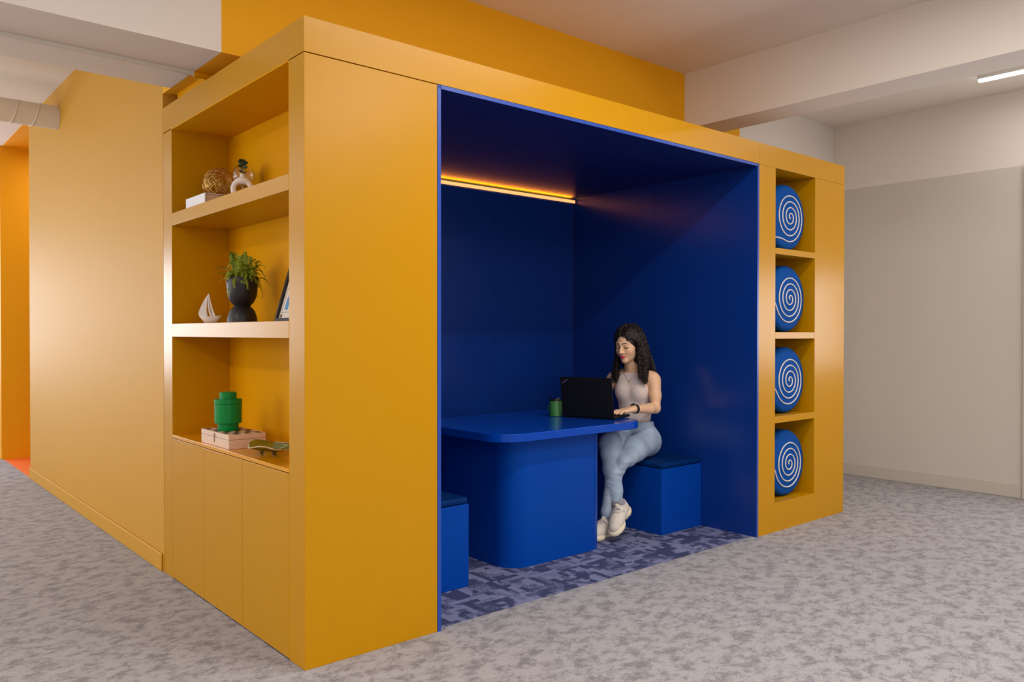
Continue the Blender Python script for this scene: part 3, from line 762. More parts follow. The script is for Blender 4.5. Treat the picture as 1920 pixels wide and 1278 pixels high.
obj('handle', hd, M['mug'], mg, smooth=80)
#PERSON-BEGIN
# ------------------------------------------------------------------ the woman (one continuous body; clothes and hair are parts)
class Field:
    """A signed distance field sampled on a grid in the person's own axes (x ahead, y to her left, z up)."""
    def __init__(s, lo, hi, h):
        s.h = h; s.lo = np.array(lo, np.float32); n = np.ceil((np.array(hi)-np.array(lo))/h).astype(int)+1
        s.n = n; s.F = np.full(n, 1.0, np.float32)
        s.ax = [s.lo[i]+h*np.arange(n[i], dtype=np.float32) for i in range(3)]
    def window(s, lo, hi, pad):
        sl = []
        for i in range(3):
            a = int(max(0, math.floor((lo[i]-pad-s.lo[i])/s.h))); b = int(min(s.n[i], math.ceil((hi[i]+pad-s.lo[i])/s.h)+1)); sl.append(slice(a, max(b, a)))
        return tuple(sl), [s.ax[0][sl[0]][:,None,None], s.ax[1][sl[1]][None,:,None], s.ax[2][sl[2]][None,None,:]]
    def join(s, sl, d, k, mode='add'):
        A = s.F[sl]
        if mode == 'add':
            if k > 0: hh = np.maximum(k-np.abs(A-d), 0)/k; s.F[sl] = np.minimum(A, d)-hh*hh*k*0.25
            else: s.F[sl] = np.minimum(A, d)
        else:
            d = -d; hh = np.maximum(k-np.abs(A-d), 0)/max(k,1e-6); s.F[sl] = np.maximum(A, d)+hh*hh*k*0.25
    def cap(s, a, b, ra, rb, k=0.02, mode='add'):
        a = np.array(a, np.float32); b = np.array(b, np.float32); r = max(ra, rb)
        sl, (X, Y, Z) = s.window(np.minimum(a,b)-r, np.maximum(a,b)+r, 0.05)
        ab = b-a; L = max(float(ab@ab), 1e-9)
        t = np.clip(((X-a[0])*ab[0]+(Y-a[1])*ab[1]+(Z-a[2])*ab[2])/L, 0, 1)
        d = np.sqrt((X-a[0]-t*ab[0])**2+(Y-a[1]-t*ab[1])**2+(Z-a[2]-t*ab[2])**2)-(ra+t*(rb-ra))
        s.join(sl, d, k, mode); return s
    def chain(s, pts, k=0.02):
        for (a, ra), (b, rb) in zip(pts[:-1], pts[1:]): s.cap(a, b, ra, rb, k)
        return s
    def ell(s, c, r, k=0.02, M_=None, mode='add'):
        c = np.array(c, np.float32); r = np.array(r, np.float32); m = float(r.max())
        sl, (X, Y, Z) = s.window(c-m, c+m, 0.05)
        X = X-c[0]; Y = Y-c[1]; Z = Z-c[2]
        if M_ is not None:
            X, Y, Z = [M_[0][i]*X+M_[1][i]*Y+M_[2][i]*Z for i in range(3)]
        k0 = np.sqrt((X/r[0])**2+(Y/r[1])**2+(Z/r[2])**2); k1 = np.sqrt((X/r[0]**2)**2+(Y/r[1]**2)**2+(Z/r[2]**2)**2)
        s.join(sl, k0*(k0-1)/np.maximum(k1, 1e-6), k, mode); return s
    def mesh(s):
        F = s.F; S = F < 0; n = F.shape
        def C(A, i, j, k): return A[i:n[0]-1+i, j:n[1]-1+j, k:n[2]-1+k]
        cs = [(i,j,k) for i in (0,1) for j in (0,1) for k in (0,1)]
        anyv = np.zeros([m-1 for m in n], bool); allv = np.ones([m-1 for m in n], bool)
        for c in cs: anyv |= C(S, *c); allv &= C(S, *c)
        mask = anyv & ~allv; idx = np.full(mask.shape, -1, np.int64); cells = np.argwhere(mask); idx[mask] = np.arange(len(cells))
        vals = {c: C(F, *c)[mask] for c in cs}
        acc = np.zeros((len(cells), 3)); cnt = np.zeros(len(cells))
        for a in cs:
            for d in range(3):
                if a[d] == 0:
                    b = list(a); b[d] = 1; b = tuple(b); fa, fb = vals[a], vals[b]; x = (fa < 0) != (fb < 0)
                    t = np.where(x, fa/np.where(fa == fb, 1, fa-fb), 0)
                    p = np.tile(np.array(a, float), (len(cells), 1)); p[:, d] = t
                    acc[x] += p[x]; cnt[x] += 1
        V = s.lo+s.h*(cells+acc/np.maximum(cnt, 1)[:,None])
        quads = []
        for d in range(3):
            o = [e for e in range(3) if e != d]
            A = [slice(None)]*3; B = [slice(None)]*3; A[d] = slice(0, n[d]-1); B[d] = slice(1, n[d])
            x = S[tuple(A)] != S[tuple(B)]; e = np.argwhere(x)
            e = e[(e[:,o[0]] > 0) & (e[:,o[1]] > 0) & (e[:,o[0]] < n[o[0]]-1) & (e[:,o[1]] < n[o[1]]-1)]
            ins = S[tuple(e.T)]
            def cell(da, db):
                q = e.copy(); q[:,o[0]] -= da; q[:,o[1]] -= db; return idx[tuple(q.T)]
            q = np.stack([cell(0,0), cell(1,0), cell(1,1), cell(0,1)], 1)
            flip = ins if d != 1 else ~ins
            q[~flip] = q[~flip][:, ::-1]; quads.append(q)
        Q = np.concatenate(quads); Q = Q[(Q >= 0).all(1)]
        return V, Q

def np_obj(name, V, Q, m, parent=None, colors=None, relax=2):
    me = bpy.data.meshes.new(name)
    me.from_pydata(V.tolist(), [], Q.tolist()); me.update()
    bmm = bmesh.new(); bmm.from_mesh(me)
    for _ in range(relax): bmesh.ops.smooth_vert(bmm, verts=bmm.verts, factor=0.5, use_axis_x=True, use_axis_y=True, use_axis_z=True)
    bmm.to_mesh(me); bmm.free()
    me.polygons.foreach_set('use_smooth', [True]*len(me.polygons))
    me.materials.append(m)
    if colors is not None:
        ca = me.color_attributes.new('Col', 'FLOAT_COLOR', 'POINT')
        ca.data.foreach_set('color', np.concatenate([colors, np.ones((len(colors),1))], 1).astype(np.float32).ravel())
    o = bpy.data.objects.new(name, me); col.objects.link(o)
    if parent is not None: o.parent = parent
    return o
def V3(*a): return np.array(a, float)
def unit(a): a = np.array(a, float); return a/np.linalg.norm(a)

PX, PY = 2.80, 0.76
# head axes
hy, hp = R(-9), R(13)
hx = V3(math.cos(hy)*math.cos(hp), math.sin(hy)*math.cos(hp), -math.sin(hp)); hl = V3(-math.sin(hy), math.cos(hy), 0); hu = np.cross(hx, hl)
HO = V3(0.122, 0.002, 1.222); HM = np.stack([hx, hl, hu], 1)     # columns: ahead, left, up
def HP(x, y, z): return HO+HM@V3(x, y, z)

torso = [('ell', (0.005,0,0.90), (0.090,0.120,0.16)), ('ell', (0.050,0.054,0.905), (0.058,0.058,0.068)), ('ell', (0.050,-0.054,0.905), (0.058,0.058,0.068)),
         ('ell', (0.0,0,0.755), (0.081,0.108,0.13)), ('ell', (-0.012,0,0.60), (0.095,0.138,0.125)),
         ('cap', (0.02,0.05,1.0), (0.02,0.126,0.992), 0.055, 0.049), ('cap', (0.02,-0.05,1.0), (0.02,-0.128,0.992), 0.055, 0.049), ('ell', (0.01,0,0.985), (0.072,0.12,0.06))]
SH = [(0.022,0.149,0.980), (0.022,-0.152,0.980)]
EL = [(0.065,0.174,0.795), (0.085,-0.235,0.800)]
WR = [(0.315,0.120,0.808), (0.330,-0.265,0.808)]
hipL, kneeL, ankL = (-0.01,0.088,0.562), (0.405,0.078,0.495), (0.435,-0.010,0.10)
hipR, kneeR, ankR = (-0.01,-0.082,0.560), (0.430,0.008,0.596), (0.432,0.058,0.215)

B = Field((-0.20,-0.36,0.0), (0.62,0.30,1.40), 0.0034)
def put(fd, prims, off=0.0, k=0.03):
    for p in prims:
        if p[0] == 'ell': fd.ell(p[1], tuple(r+off for r in p[2]), k)
        else: fd.cap(p[1], p[2], p[3]+off, p[4]+off, k)
put(B, torso)
for i, sg in ((0, 1), (1, -1)):
    s_, e_, w_ = SH[i], EL[i], WR[i]
    mid = tuple(np.array(s_)*0.45+np.array(e_)*0.55+V3(0.006,0.004*sg,0)); fm_ = tuple(np.array(e_)*0.72+np.array(w_)*0.28)
    B.chain([(s_,0.044),(mid,0.0375),(e_,0.0315)], 0.02); B.chain([(e_,0.0315),(fm_,0.0335),(w_,0.0225)], 0.015)
    # hand: palm, thumb and four curled fingers over the keys
    dv = unit((0.80, -0.40*sg, -0.10)); sv = unit(np.cross((0,0,1), dv))*sg      # sv: towards the little finger
    W0 = np.array(w_); K0 = W0+dv*0.085
    for off_, rr_k in ((-0.026,0.0125),(-0.009,0.013),(0.009,0.0125),(0.025,0.0115)):
        B.cap(W0+dv*0.012+sv*off_*0.55, K0+sv*off_, 0.0155, rr_k, 0.012)
    for off_, ln, spread in ((-0.027,0.070,-0.10),(-0.009,0.078,-0.02),(0.010,0.072,0.05),(0.027,0.056,0.14)):
        k_ = K0+sv*off_; fd_ = unit(dv+sv*spread); a1 = k_+fd_*ln*0.45+V3(0,0,0.006); a2 = k_+fd_*ln*0.76+V3(0,0,-0.004); a3 = k_+fd_*ln*0.92; a3[2] = 0.786
        B.cap(k_, a1, 0.0095, 0.0084, 0.005); B.cap(a1, a2, 0.0084, 0.0077, 0.003); B.cap(a2, a3, 0.0077, 0.0066, 0.003)
    t0 = W0+dv*0.028-sv*0.018; t1 = t0+unit(dv*0.6-sv*0.75)*0.038; t2 = t1+unit(dv*0.95-sv*0.2)*0.030+V3(0,0,-0.004); t3 = t2+unit(dv-sv*0.05)*0.018+V3(0,0,-0.006)
    B.cap(t0, t1, 0.0145, 0.0105, 0.010); B.cap(t1, t2, 0.0105, 0.0092, 0.003); B.cap(t2, t3, 0.0092, 0.0078, 0.003)
# legs inside the jeans, feet inside the shoes
B.chain([(hipL,0.074),(kneeL,0.046),((0.430,0.028,0.36),0.034),((0.436,-0.004,0.16),0.029),(ankL,0.030)], 0.01); B.chain([(hipR,0.072),((0.22,-0.055,0.585),0.062),(kneeR,0.047),((0.430,0.026,0.42),0.042),((0.430,0.048,0.29),0.032),(ankR,0.030)], 0.01)
def shoe_axes(ank, x, upg):
    x = unit(x); u = np.array(upg, float); u = unit(u-x*(u@x)); y = np.cross(u, x); Mx = np.stack([x, y, u], 1); return Mx, np.array(ank)+Mx@V3(0.068, 0, -0.098)
SL = shoe_axes(ankL, (0.93,-0.10,0), (0,0,1)); SL = (SL[0], V3(SL[1][0], SL[1][1], 0.001))
SR = shoe_axes(ankR, (0.88,0.00,-0.50), (0.1,-0.10,1)); SR = (SR[0], SR[1]+V3(0,0.024,0))
for Mx, o_ in (SL, SR):
    g = lambda x, y, z: tuple(o_+Mx@V3(x,y,z))
    B.chain([(g(-0.068,0,0.10),0.029),(g(-0.075,0,0.058),0.028),(g(0.02,0,0.045),0.026),(g(0.09,0,0.036),0.020)], 0.02)
# neck and head
B.chain([((0.022,0,1.0),0.054),((0.05,0.0,1.08),0.047),(tuple(HP(-0.018,0,-0.055)),0.050)], 0.025)
def E_(x, y, z, r, k=0.02, mode='add'): B.ell(tuple(HP(x,y,z)), r, k, HM.tolist(), mode)
E_(-0.018,0,0.030,(0.094,0.073,0.094),0.0); E_(0.030,0,-0.018,(0.058,0.061,0.082),0.02); E_(0.028,0,-0.062,(0.052,0.047,0.050),0.022); E_(0.066,0,-0.098,(0.020,0.022,0.018),0.022)
for y in (0.036,-0.036): E_(0.054,y,-0.030,(0.026,0.024,0.028),0.02)
for y in (0.030,-0.030): E_(0.098,y,0.0,(0.018,0.017,0.010),0.012,'sub')
for y in (0.031,-0.031): E_(0.069,y,-0.003,(0.0165,0.0185,0.0125),0.004)
for y in (1,-1): B.cap(tuple(HP(0.083,0.010*y,0.017)), tuple(HP(0.070,0.044*y,0.018)), 0.0085, 0.007, 0.012)
B.cap(tuple(HP(0.084,0,0.008)), tuple(HP(0.1045,0,-0.034)), 0.0075, 0.0100, 0.012)
for y in (1,-1): B.cap(tuple(HP(0.094,0.0105*y,-0.038)), tuple(HP(0.084,0.0145*y,-0.036)), 0.0068, 0.0062, 0.007)
E_(0.0835,0,-0.0625,(0.0125,0.022,0.0062),0.005); E_(0.0825,0,-0.0735,(0.0125,0.019,0.0072),0.005)
for y in (0.0715,-0.0715): E_(-0.008,y,-0.008,(0.018,0.009,0.030),0.008)
V, Q = B.mesh()
def paint(V):
    q = (V-HO)@HM; x, y, z = q[:,0], q[:,1], q[:,2]; ay = np.abs(y); face = x > 0.035
    base = np.tile(np.array([0.82,0.515,0.325]), (len(V),1))
    def blend(w, c): 
        w = np.clip(w, 0, 1)[:,None]; base[:] = base*(1-w)+np.array(c)*w
    hd = (np.linalg.norm(V-HO, axis=1) < 0.2) & face
    cheek = np.exp(-(((ay-0.040)/0.018)**2+((z+0.034)/0.018)**2))*hd; blend(cheek*0.30, (0.74,0.30,0.22))
    lip = hd & (x > 0.070); zl = z+0.0675-0.0035*(ay/0.026)**2; w = lip*np.clip((1.0-np.sqrt((y/0.0265)**2+(zl/0.0112)**2))*4, 0, 1); blend(w, (0.62,0.045,0.085))
    line = lip*np.clip(1-np.abs(zl)/0.0022, 0, 1)*(ay < 0.027); blend(line*0.7, (0.22,0.01,0.02))
    arc = 0.0195+0.004*np.sin(np.clip((ay-0.010)/0.040, 0, 1)*PI*0.8); th = 0.0046*np.clip((0.056-ay)/0.03, 0.25, 1)
    brow = hd*(ay > 0.010)*(ay < 0.053)*np.clip((th+0.0008-np.abs(z-arc))/0.0026, 0, 1); blend(brow*0.92, (0.022,0.013,0.009))
    lash = hd*(ay > 0.014)*(ay < 0.049)*np.clip((0.0044-np.abs(z+0.0098-0.0035*((ay-0.031)/0.018)**2))/0.0024, 0, 1); blend(lash*0.95, (0.012,0.008,0.007))
    lidw = hd*np.exp(-(((ay-0.031)/0.017)**2+((z-0.003)/0.007)**2)); blend(lidw*0.45, (0.36,0.17,0.11))
    nos = hd*(x > 0.08)*np.exp(-(((ay-0.008)/0.0035)**2+((z+0.0455)/0.0025)**2)); blend(nos*0.7, (0.16,0.06,0.04))
    tip = np.linalg.norm(V-np.array(WR[0])-V3(0.12,-0.06,-0.02), axis=1) < 0.02
    return base
for _ in range(1): pass
person = np_obj('person', V, Q, M['skin'], None, paint(V), relax=1)
person.location = (PX, PY, 0); person.rotation_euler = (0, 0, math.atan2(Fv.y, Fv.x))
tag(person, 'woman in pale sleeveless top and light jeans typing on laptop, legs crossed', 'person')

# jeans
J = Field((-0.20,-0.24,0.05), (0.58,0.24,0.76), 0.0045)
J.ell((-0.012,0,0.592), (0.108,0.153,0.135), 0.0); J.ell((0.0,0,0.70), (0.092,0.128,0.10), 0.03)
J.ell((-0.038,0.074,0.55), (0.094,0.088,0.095), 0.03); J.ell((-0.038,-0.074,0.55), (0.094,0.088,0.095), 0.03)
J.chain([(hipL,0.092),((0.22,0.088,0.535),0.079),((0.33,0.080,0.508),0.068),(kneeL,0.056)], 0.03)
J.chain([(kneeL,0.055),((0.430,0.028,0.36),0.048),((0.436,-0.004,0.16),0.040),((0.436,-0.008,0.12),0.039)], 0.02)
Rl = Field((-0.20,-0.24,0.05), (0.58,0.24,0.76), 0.0045)
Rl.chain([(hipR,0.090),((0.22,-0.055,0.585),0.078),((0.34,-0.02,0.598),0.072),(kneeR,0.069)], 0.02)
Rl.chain([(kneeR,0.067),((0.432,0.014,0.53),0.061),((0.430,0.026,0.43),0.060),((0.430,0.048,0.30),0.045),((0.432,0.057,0.215),0.0405)], 0.02)
cz_ = J.ax[2].reshape(1,1,-1); J.F = np.maximum(J.F, 0.125-cz_); Rl.F = np.maximum(Rl.F, 0.232-cz_)
blend_ = 0.004+0.03*np.clip((0.12-J.ax[0])*10, 0, 1).reshape(-1,1,1)
d_ = np.maximum(blend_-np.abs(J.F-Rl.F), 0)/blend_; J.F = np.minimum(J.F, Rl.F)-d_*d_*blend_*0.25
gx_, gy_, gz_ = [a.reshape([-1 if i == j else 1 for j in range(3)]) for i, a in enumerate(J.ax)]
wr_ = (0.0022*np.sin(gx_*70+np.sin(gz_*31)*2+gy_*45)*np.exp(-((gx_-0.06)/0.07)**2)*np.exp(-((gz_-0.62)/0.06)**2)
       + 0.0009*np.sin(gz_*150+gy_*60)*np.exp(-((gx_-0.42)/0.08)**2)*np.clip((0.62-gz_)*6, 0, 1)*np.clip((gz_-0.2)*8, 0, 1)*(0.5+0.5*np.sin(gz_*19)))
J.F = J.F+wr_
J.F = np.maximum(J.F, gz_-0.698-0.02*gx_)                      # waist
rz = np.where((gy_ > 0.045) & (gz_ > 0.05), 1, 0)
V, Q = J.mesh(); jo = np_obj('jeans', V, Q, M['jeans'], person, relax=2); jo['label'] = 'light blue denim jeans'

# sleeveless top
T = Field((-0.16,-0.22,0.68), (0.20,0.22,1.10), 0.0035)
put(T, torso[:5]+torso[5:], 0.006, 0.03); T.chain([((0.022,0,1.0),0.059),((0.05,0.0,1.06),0.053)], 0.02)
tx, ty, tz = [a.reshape([-1 if i == j else 1 for j in range(3)]) for i, a in enumerate(T.ax)]
arm = np.interp(T.ax[2], [0.68,0.88,0.92,0.96,1.02,1.06], [0.20,0.150,0.122,0.100,0.072,0.060]).reshape(1,1,-1)
T.F = np.maximum(T.F, np.abs(ty)-arm); T.F = np.maximum(T.F, 0.706-tz); T.F = np.maximum(T.F, tz-(1.048-0.25*tx))
V, Q = T.mesh(); to = np_obj('tank_top', V, Q, M['top'], person, relax=2); to['label'] = 'pale pinkish grey sleeveless top'

# socks and shoes
for nm, (Mx, o_), ank, dirn in (('L', SL, ankL, (0.437,-0.004,0.17)), ('R', SR, ankR, (0.430,0.052,0.27))):
    g = lambda x, y, z: tuple(o_+Mx@V3(x,y,z))
    S_ = Field(np.minimum(np.array(g(-0.07,0,0.05)), np.array(dirn))-0.07, np.maximum(np.array(g(-0.07,0,0.05)), np.array(dirn))+0.07, 0.004)
    S_.chain([(dirn,0.036),(ank,0.036),(g(-0.068,0,0.10),0.036),(g(-0.070,0,0.07),0.035)], 0.015)
    V, Q = S_.mesh(); np_obj('sock', V, Q, M['sock'], person)
    loc = Field((-0.17,-0.09,-0.01), (0.17,0.09,0.16), 0.0035)
    loc.chain([((-0.078,0,0.058),0.040),((-0.02,0,0.058),0.040),((0.045,0.002,0.050),0.040),((0.088,0.004,0.040),0.036)], 0.03)
    loc.chain([((-0.074,0,0.07),0.040),((-0.070,0,0.098),0.041)], 0.02); loc.cap((-0.05,0,0.115),(-0.028,0,0.122),0.020,0.014,0.02)
    loc.cap((-0.068,0,0.10),(-0.066,0,0.16),0.036,0.037,0.004,'sub')
    Z = loc.ax[2].reshape(1,1,-1); loc.F = np.maximum(loc.F, 0.022-Z)
    V, Q = loc.mesh(); V = o_+V@Mx.T; so_ = np_obj('shoe', V, Q, M['shoe'], person); so_['label'] = 'chunky off-white trainer'
    loc = Field((-0.17,-0.09,-0.02), (0.17,0.09,0.08), 0.0035)
    loc.ell((-0.078,0,0.024),(0.060,0.046,0.034),0.0); loc.ell((0.062,0.003,0.022),(0.078,0.052,0.030),0.012); loc.cap((-0.04,0,0.026),(0.03,0,0.024),0.026,0.026,0.02)
    X = loc.ax[0].reshape(-1,1,1); Z = loc.ax[2].reshape(1,1,-1)
    loc.F = np.maximum(loc.F, -Z+0.002+0.10*np.maximum(X-0.08,0)); loc.F = np.maximum(loc.F, Z-0.040)
    loc.F = loc.F+0.0012*np.sign(np.sin(X*190))*(Z < 0.012)
    V, Q = loc.mesh(); V = o_+V@Mx.T; np_obj('sole', V, Q, M['sole'], so_)
    la = MB()
    for i in range(5):
        x = -0.012+0.021*i; z = 0.104-0.0065*i-0.0010*i*i
        la.tube([g(x,0.032*math.sin(t_),z-0.013+0.0225*math.cos(t_)) for t_ in [R(-62+124*q/8) for q in range(9)]], 0.0030, seg=6)
    lp = [g(-0.016+0.02*math.sin(t_)*0.8, 0.012+0.035*math.sin(t_/2)**2, 0.106+0.022*math.sin(t_)-0.012*math.sin(t_/2)**2) for t_ in [2*PI*q/14 for q in range(15)]]
    la.tube(lp, 0.0022, seg=6); la.smooth = True; obj('laces', la, M['ceramic'], so_, local=True, smooth=80)
    for sg in (1,-1):
        pn = MB()
        for x in (-0.005, 0.016):
            pn.box(-0.004,0.004,-0.006,0.006,-0.0015,0.0015); k_ = len(pn.v)-8
            for q in range(k_, k_+8): a_ = pn.v[q]; pn.v[q] = g(x+a_[0], sg*(0.0345+a_[2]), 0.078+a_[1]*0.6-0.2*x)
        obj('eyelet_panel', pn, M['shoe_grey'], so_, local=True)

# hair: a scalp cap plus long loose curls
Hc = Field((-0.16,-0.17,0.98), (0.26,0.17,1.40), 0.0045)
def Eh(x, y, z, r, k=0.02, mode='add'): Hc.ell(tuple(HP(x,y,z)), r, k, HM.tolist(), mode)
Eh(-0.026,0,0.034,(0.105,0.085,0.093),0.0); Eh(-0.052,0,-0.06,(0.070,0.088,0.11),0.04)
Eh(0.108,-0.004,-0.050,(0.092,0.064,0.128),0.012,'sub')
qx, qy, qz = [a.reshape([-1 if i == j else 1 for j in range(3)]) for i, a in enumerate(Hc.ax)]
Hc.F = Hc.F+0.0028*np.sin(qx*95+3*np.sin(qz*60))*np.sin(qy*110+2*np.sin(qz*45))
V, Q = Hc.mesh()
rh = random.Random(5); hv, hf = [V.tolist()], [Q.tolist()]
cu = MB()
def curl(path, r0, hr, pitch, ph, seg=5):
    P = [np.array(p) for p in path]; L_ = [0]
    for a, b in zip(P[:-1], P[1:]): L_.append(L_[-1]+np.linalg.norm(b-a))
    n = max(14, int(L_[-1]/pitch*9)); out = []; rad = []
    for i in range(n+1):
        u = L_[-1]*i/n; j = min(len(P)-2, max(0, np.searchsorted(L_, u)-1)); t = (u-L_[j])/max(L_[j+1]-L_[j],1e-6)
        p = P[j]*(1-t)+P[j+1]*t; d = unit(P[j+1]-P[j]); a = unit(np.cross(d, (0.3,0.9,0.1))); b = np.cross(d, a)
        w = hr*min(1, 0.25+1.3*i/n); an = 2*PI*u/pitch+ph; out.append(tuple(p+(a*math.cos(an)+b*math.sin(an))*w)); rad.append(r0*(1-0.55*(i/n)**3))
    cu.tube(out, rad, seg=seg)
for i in range(560):
    az = rh.uniform(-PI, PI); el = rh.uniform(R(-5), R(78))
    if i < 120: az = math.copysign(rh.uniform(R(42), R(88)), rh.choice((-1,1))); el = rh.uniform(R(8), R(60)) if abs(az) > R(62) else rh.uniform(R(46), R(64))
    elif abs(az) < R(56) and el < R(50): 
        az = math.copysign(rh.uniform(R(60), R(130)), az)
    r1 = V3(math.cos(el)*math.cos(az)*0.100-0.026, math.cos(el)*math.sin(az)*0.083, math.sin(el)*0.090+0.034)
    sgn = 1 if r1[1] >= 0 else -1
    a2 = az
    if abs(a2) < R(70): a2 = math.copysign(rh.uniform(R(58), R(105)), a2 if abs(a2) > R(8) else rh.choice((-1,1)))
    fr = abs(a2) < R(105)
    rad_ = rh.uniform(0.090, 0.116)
    mid = V3(math.cos(a2)*rad_*0.85-0.030, math.sin(a2)*rad_*0.90, rh.uniform(-0.03, 0.03))
    mid2 = V3(math.cos(a2)*rad_*0.95-0.035, math.sin(a2)*rad_*1.06, -0.10)
    p0 = HP(*r1); p1 = HP(*mid); p2 = HP(*mid2)
    zend = rh.uniform(0.965, 1.045) if not fr else rh.uniform(0.955, 1.04)
    end = p2+V3(rh.uniform(-0.015,0.015), rh.uniform(-0.012,0.012)+0.008*sgn, 0); end[2] = zend
    end[1] = max(-0.122, min(0.122, end[1]))
    if fr: end[0] = max(end[0], 0.085+rh.uniform(0,0.03))
    elif abs(end[1]) < 0.15: end[0] = min(end[0], -0.055-rh.uniform(0,0.03))
    pm_ = (p0+p1)/2+HM@(unit(mid+r1)*0.010)
    ml_ = (p2+end)/2
    curl([p0, pm_, p1, p2, ml_, end], rh.uniform(0.0022,0.0044), rh.uniform(0.004,0.0105), rh.uniform(0.024,0.048), rh.uniform(0,6.28))
for i in range(230):     # face-framing curls swept from the parting along the hairline
    sg = rh.choice((-1, 1)); dj = rh.uniform(0, 1)
    def hs(az, el, k): return HP(math.cos(R(el))*math.cos(R(az))*0.1065*k-0.026, sg*math.cos(R(el))*math.sin(R(az))*0.0875*k, math.sin(R(el))*0.0955*k+0.034)
    k = 1.0+0.06*rh.random()
    p_ = [hs(4+16*dj, 23+47*dj, 1.0), hs(20+20*dj, 19+42*dj, k+0.015), hs(37+20*dj, 11+36*dj, k+0.02), hs(52+20*dj, 2+25*dj, k+0.025), hs(63+22*dj, -6+8*dj, k+0.035), hs(70+20*dj, -24, k+0.05)]
    e2 = p_[-1]+V3(-0.005, 0.010*sg*rh.random(), 0); e2[2] = 1.11; p_.append(e2.copy())
    e3 = e2+V3(rh.uniform(-0.01,0.02), sg*rh.uniform(0,0.012), 0); e3[2] = rh.uniform(0.98, 1.05); p_.append(e3)
    curl(p_, rh.uniform(0.0024,0.0042), rh.uniform(0.004,0.008), rh.uniform(0.026,0.046), rh.uniform(0,6.28))
for i in range(190):      # short curls over the crown
    az = rh.uniform(-PI, PI); el = rh.uniform(R(35), R(88))
    if abs(az) < R(60) and el < R(52): el = rh.uniform(R(50), R(66))
    r1 = V3(math.cos(el)*math.cos(az)*0.107-0.026, math.cos(el)*math.sin(az)*0.088, math.sin(el)*0.0945+0.034)
    a2 = az+rh.uniform(-0.5,0.5); e2 = max(el-rh.uniform(0.5,0.9), R(10))
    if abs(a2) < R(62): a2 = math.copysign(R(66), a2)
    r2 = V3(math.cos(e2)*math.cos(a2)*0.109-0.028, math.cos(e2)*math.sin(a2)*0.093, math.sin(e2)*0.0945+0.034)
    rm = unit((r1+r2)/2-V3(-0.026,0,0.036)); rmid = V3(-0.026+rm[0]*0.110, rm[1]*0.092, 0.034+rm[2]*0.098)
    curl([HP(*r1), HP(*rmid), HP(*r2)], rh.uniform(0.0022,0.004), rh.uniform(0.003,0.006), rh.uniform(0.028,0.045), rh.uniform(0,6.28))
nv = len(V); allv = V.tolist()+[list(p) for p in cu.v]; allf = Q.tolist()+[[nv+i for i in f] for f in cu.f]
me = bpy.data.meshes.new('hair'); me.from_pydata(allv, [], allf); me.update(); me.polygons.foreach_set('use_smooth', [True]*len(me.polygons)); me.materials.append(M['hair'])
ho = bpy.data.objects.new('hair', me); col.objects.link(ho); ho.parent = person; ho['label'] = 'long dark curly hair'

# wristwatch on her left wrist
e_, w_ = np.array(EL[0]), np.array(WR[0]); dv = unit(w_-e_); c_ = w_-dv*0.022; up_ = unit(V3(0,0,1)-dv*dv[2]); sd_ = np.cross(dv, up_)
wt = MB(); ring = 40; prof = [(-0.009,0.0275),(0.009,0.0265),(0.009,0.0295),(-0.009,0.0305)]
vs = []; fs = []
for k in range(ring):
    a = 2*PI*k/ring
    for z, r in prof: vs.append(tuple(c_+dv*z+(up_*math.cos(a)+sd_*math.sin(a))*r))
for k in range(ring):
    for q in range(4): fs.append((k*4+q, k*4+(q+1)%4, ((k+1)%ring)*4+(q+1)%4, ((k+1)%ring)*4+q))
wt.add(vs, fs); wt.smooth = True
wo = obj('wristwatch', wt, M['strap'], person, local=True, smooth=50); wo['label'] = 'black wristwatch'
wf = MB(); nd = unit(up_*0.75+sd_*0.65); td = np.cross(dv, nd); vs = []
for d0 in (0.028, 0.036):
    for k in range(24): a = 2*PI*k/24; vs.append(tuple(c_+nd*d0+dv*0.0165*math.cos(a)+td*0.0145*math.sin(a)))
wf.add(vs, [tuple(range(23,-1,-1)), tuple(range(24,48))]+[(k,(k+1)%24,24+(k+1)%24,24+k) for k in range(24)])
obj('watch_case', wf, M['black'], wo, local=True)
wf = MB(); wf.add([tuple(c_+nd*0.0364+dv*0.013*math.cos(2*PI*k/24)+td*0.011*math.sin(2*PI*k/24)) for k in range(24)], [tuple(range(24))])
obj('watch_dial', wf, M['brass'], wo, local=True)
# necklace
def front(y, z):
    j = int(round((y-T.lo[1])/T.h)); k = int(round((z-T.lo[2])/T.h)); c1 = np.where(T.F[:,j,k] < 0)[0]
    j = int(round((y-B.lo[1])/B.h)); k = int(round((z-B.lo[2])/B.h)); seg = B.F[:int((0.19-B.lo[0])/B.h),j,k]; c2 = np.where(seg < 0)[0]
    return max(T.ax[0][c1[-1]] if len(c1) else -1, B.ax[0][c2[-1]] if len(c2) else -1)
nk = MB(); pts = []
for i in range(25):
    u = -1+2*i/24; y = 0.050*u; z = 0.972+0.072*abs(u)**1.5; pts.append((front(y,z)+0.003, y, z))
nk.tube(pts, 0.0008, seg=5); nk.smooth = True
no = obj('necklace', nk, M['gold'], person, local=True); no['label'] = 'fine gold pendant necklace'
pd = MB(); zz = 0.962; xx = front(0,zz)+0.005
pd.tube([(xx, 0.007*math.cos(2*PI*k/20), zz+0.010*math.sin(2*PI*k/20)) for k in range(20)], 0.0013, seg=6, closed=True)
obj('pendant', pd, M['gold'], no, local=True)
#PERSON-END

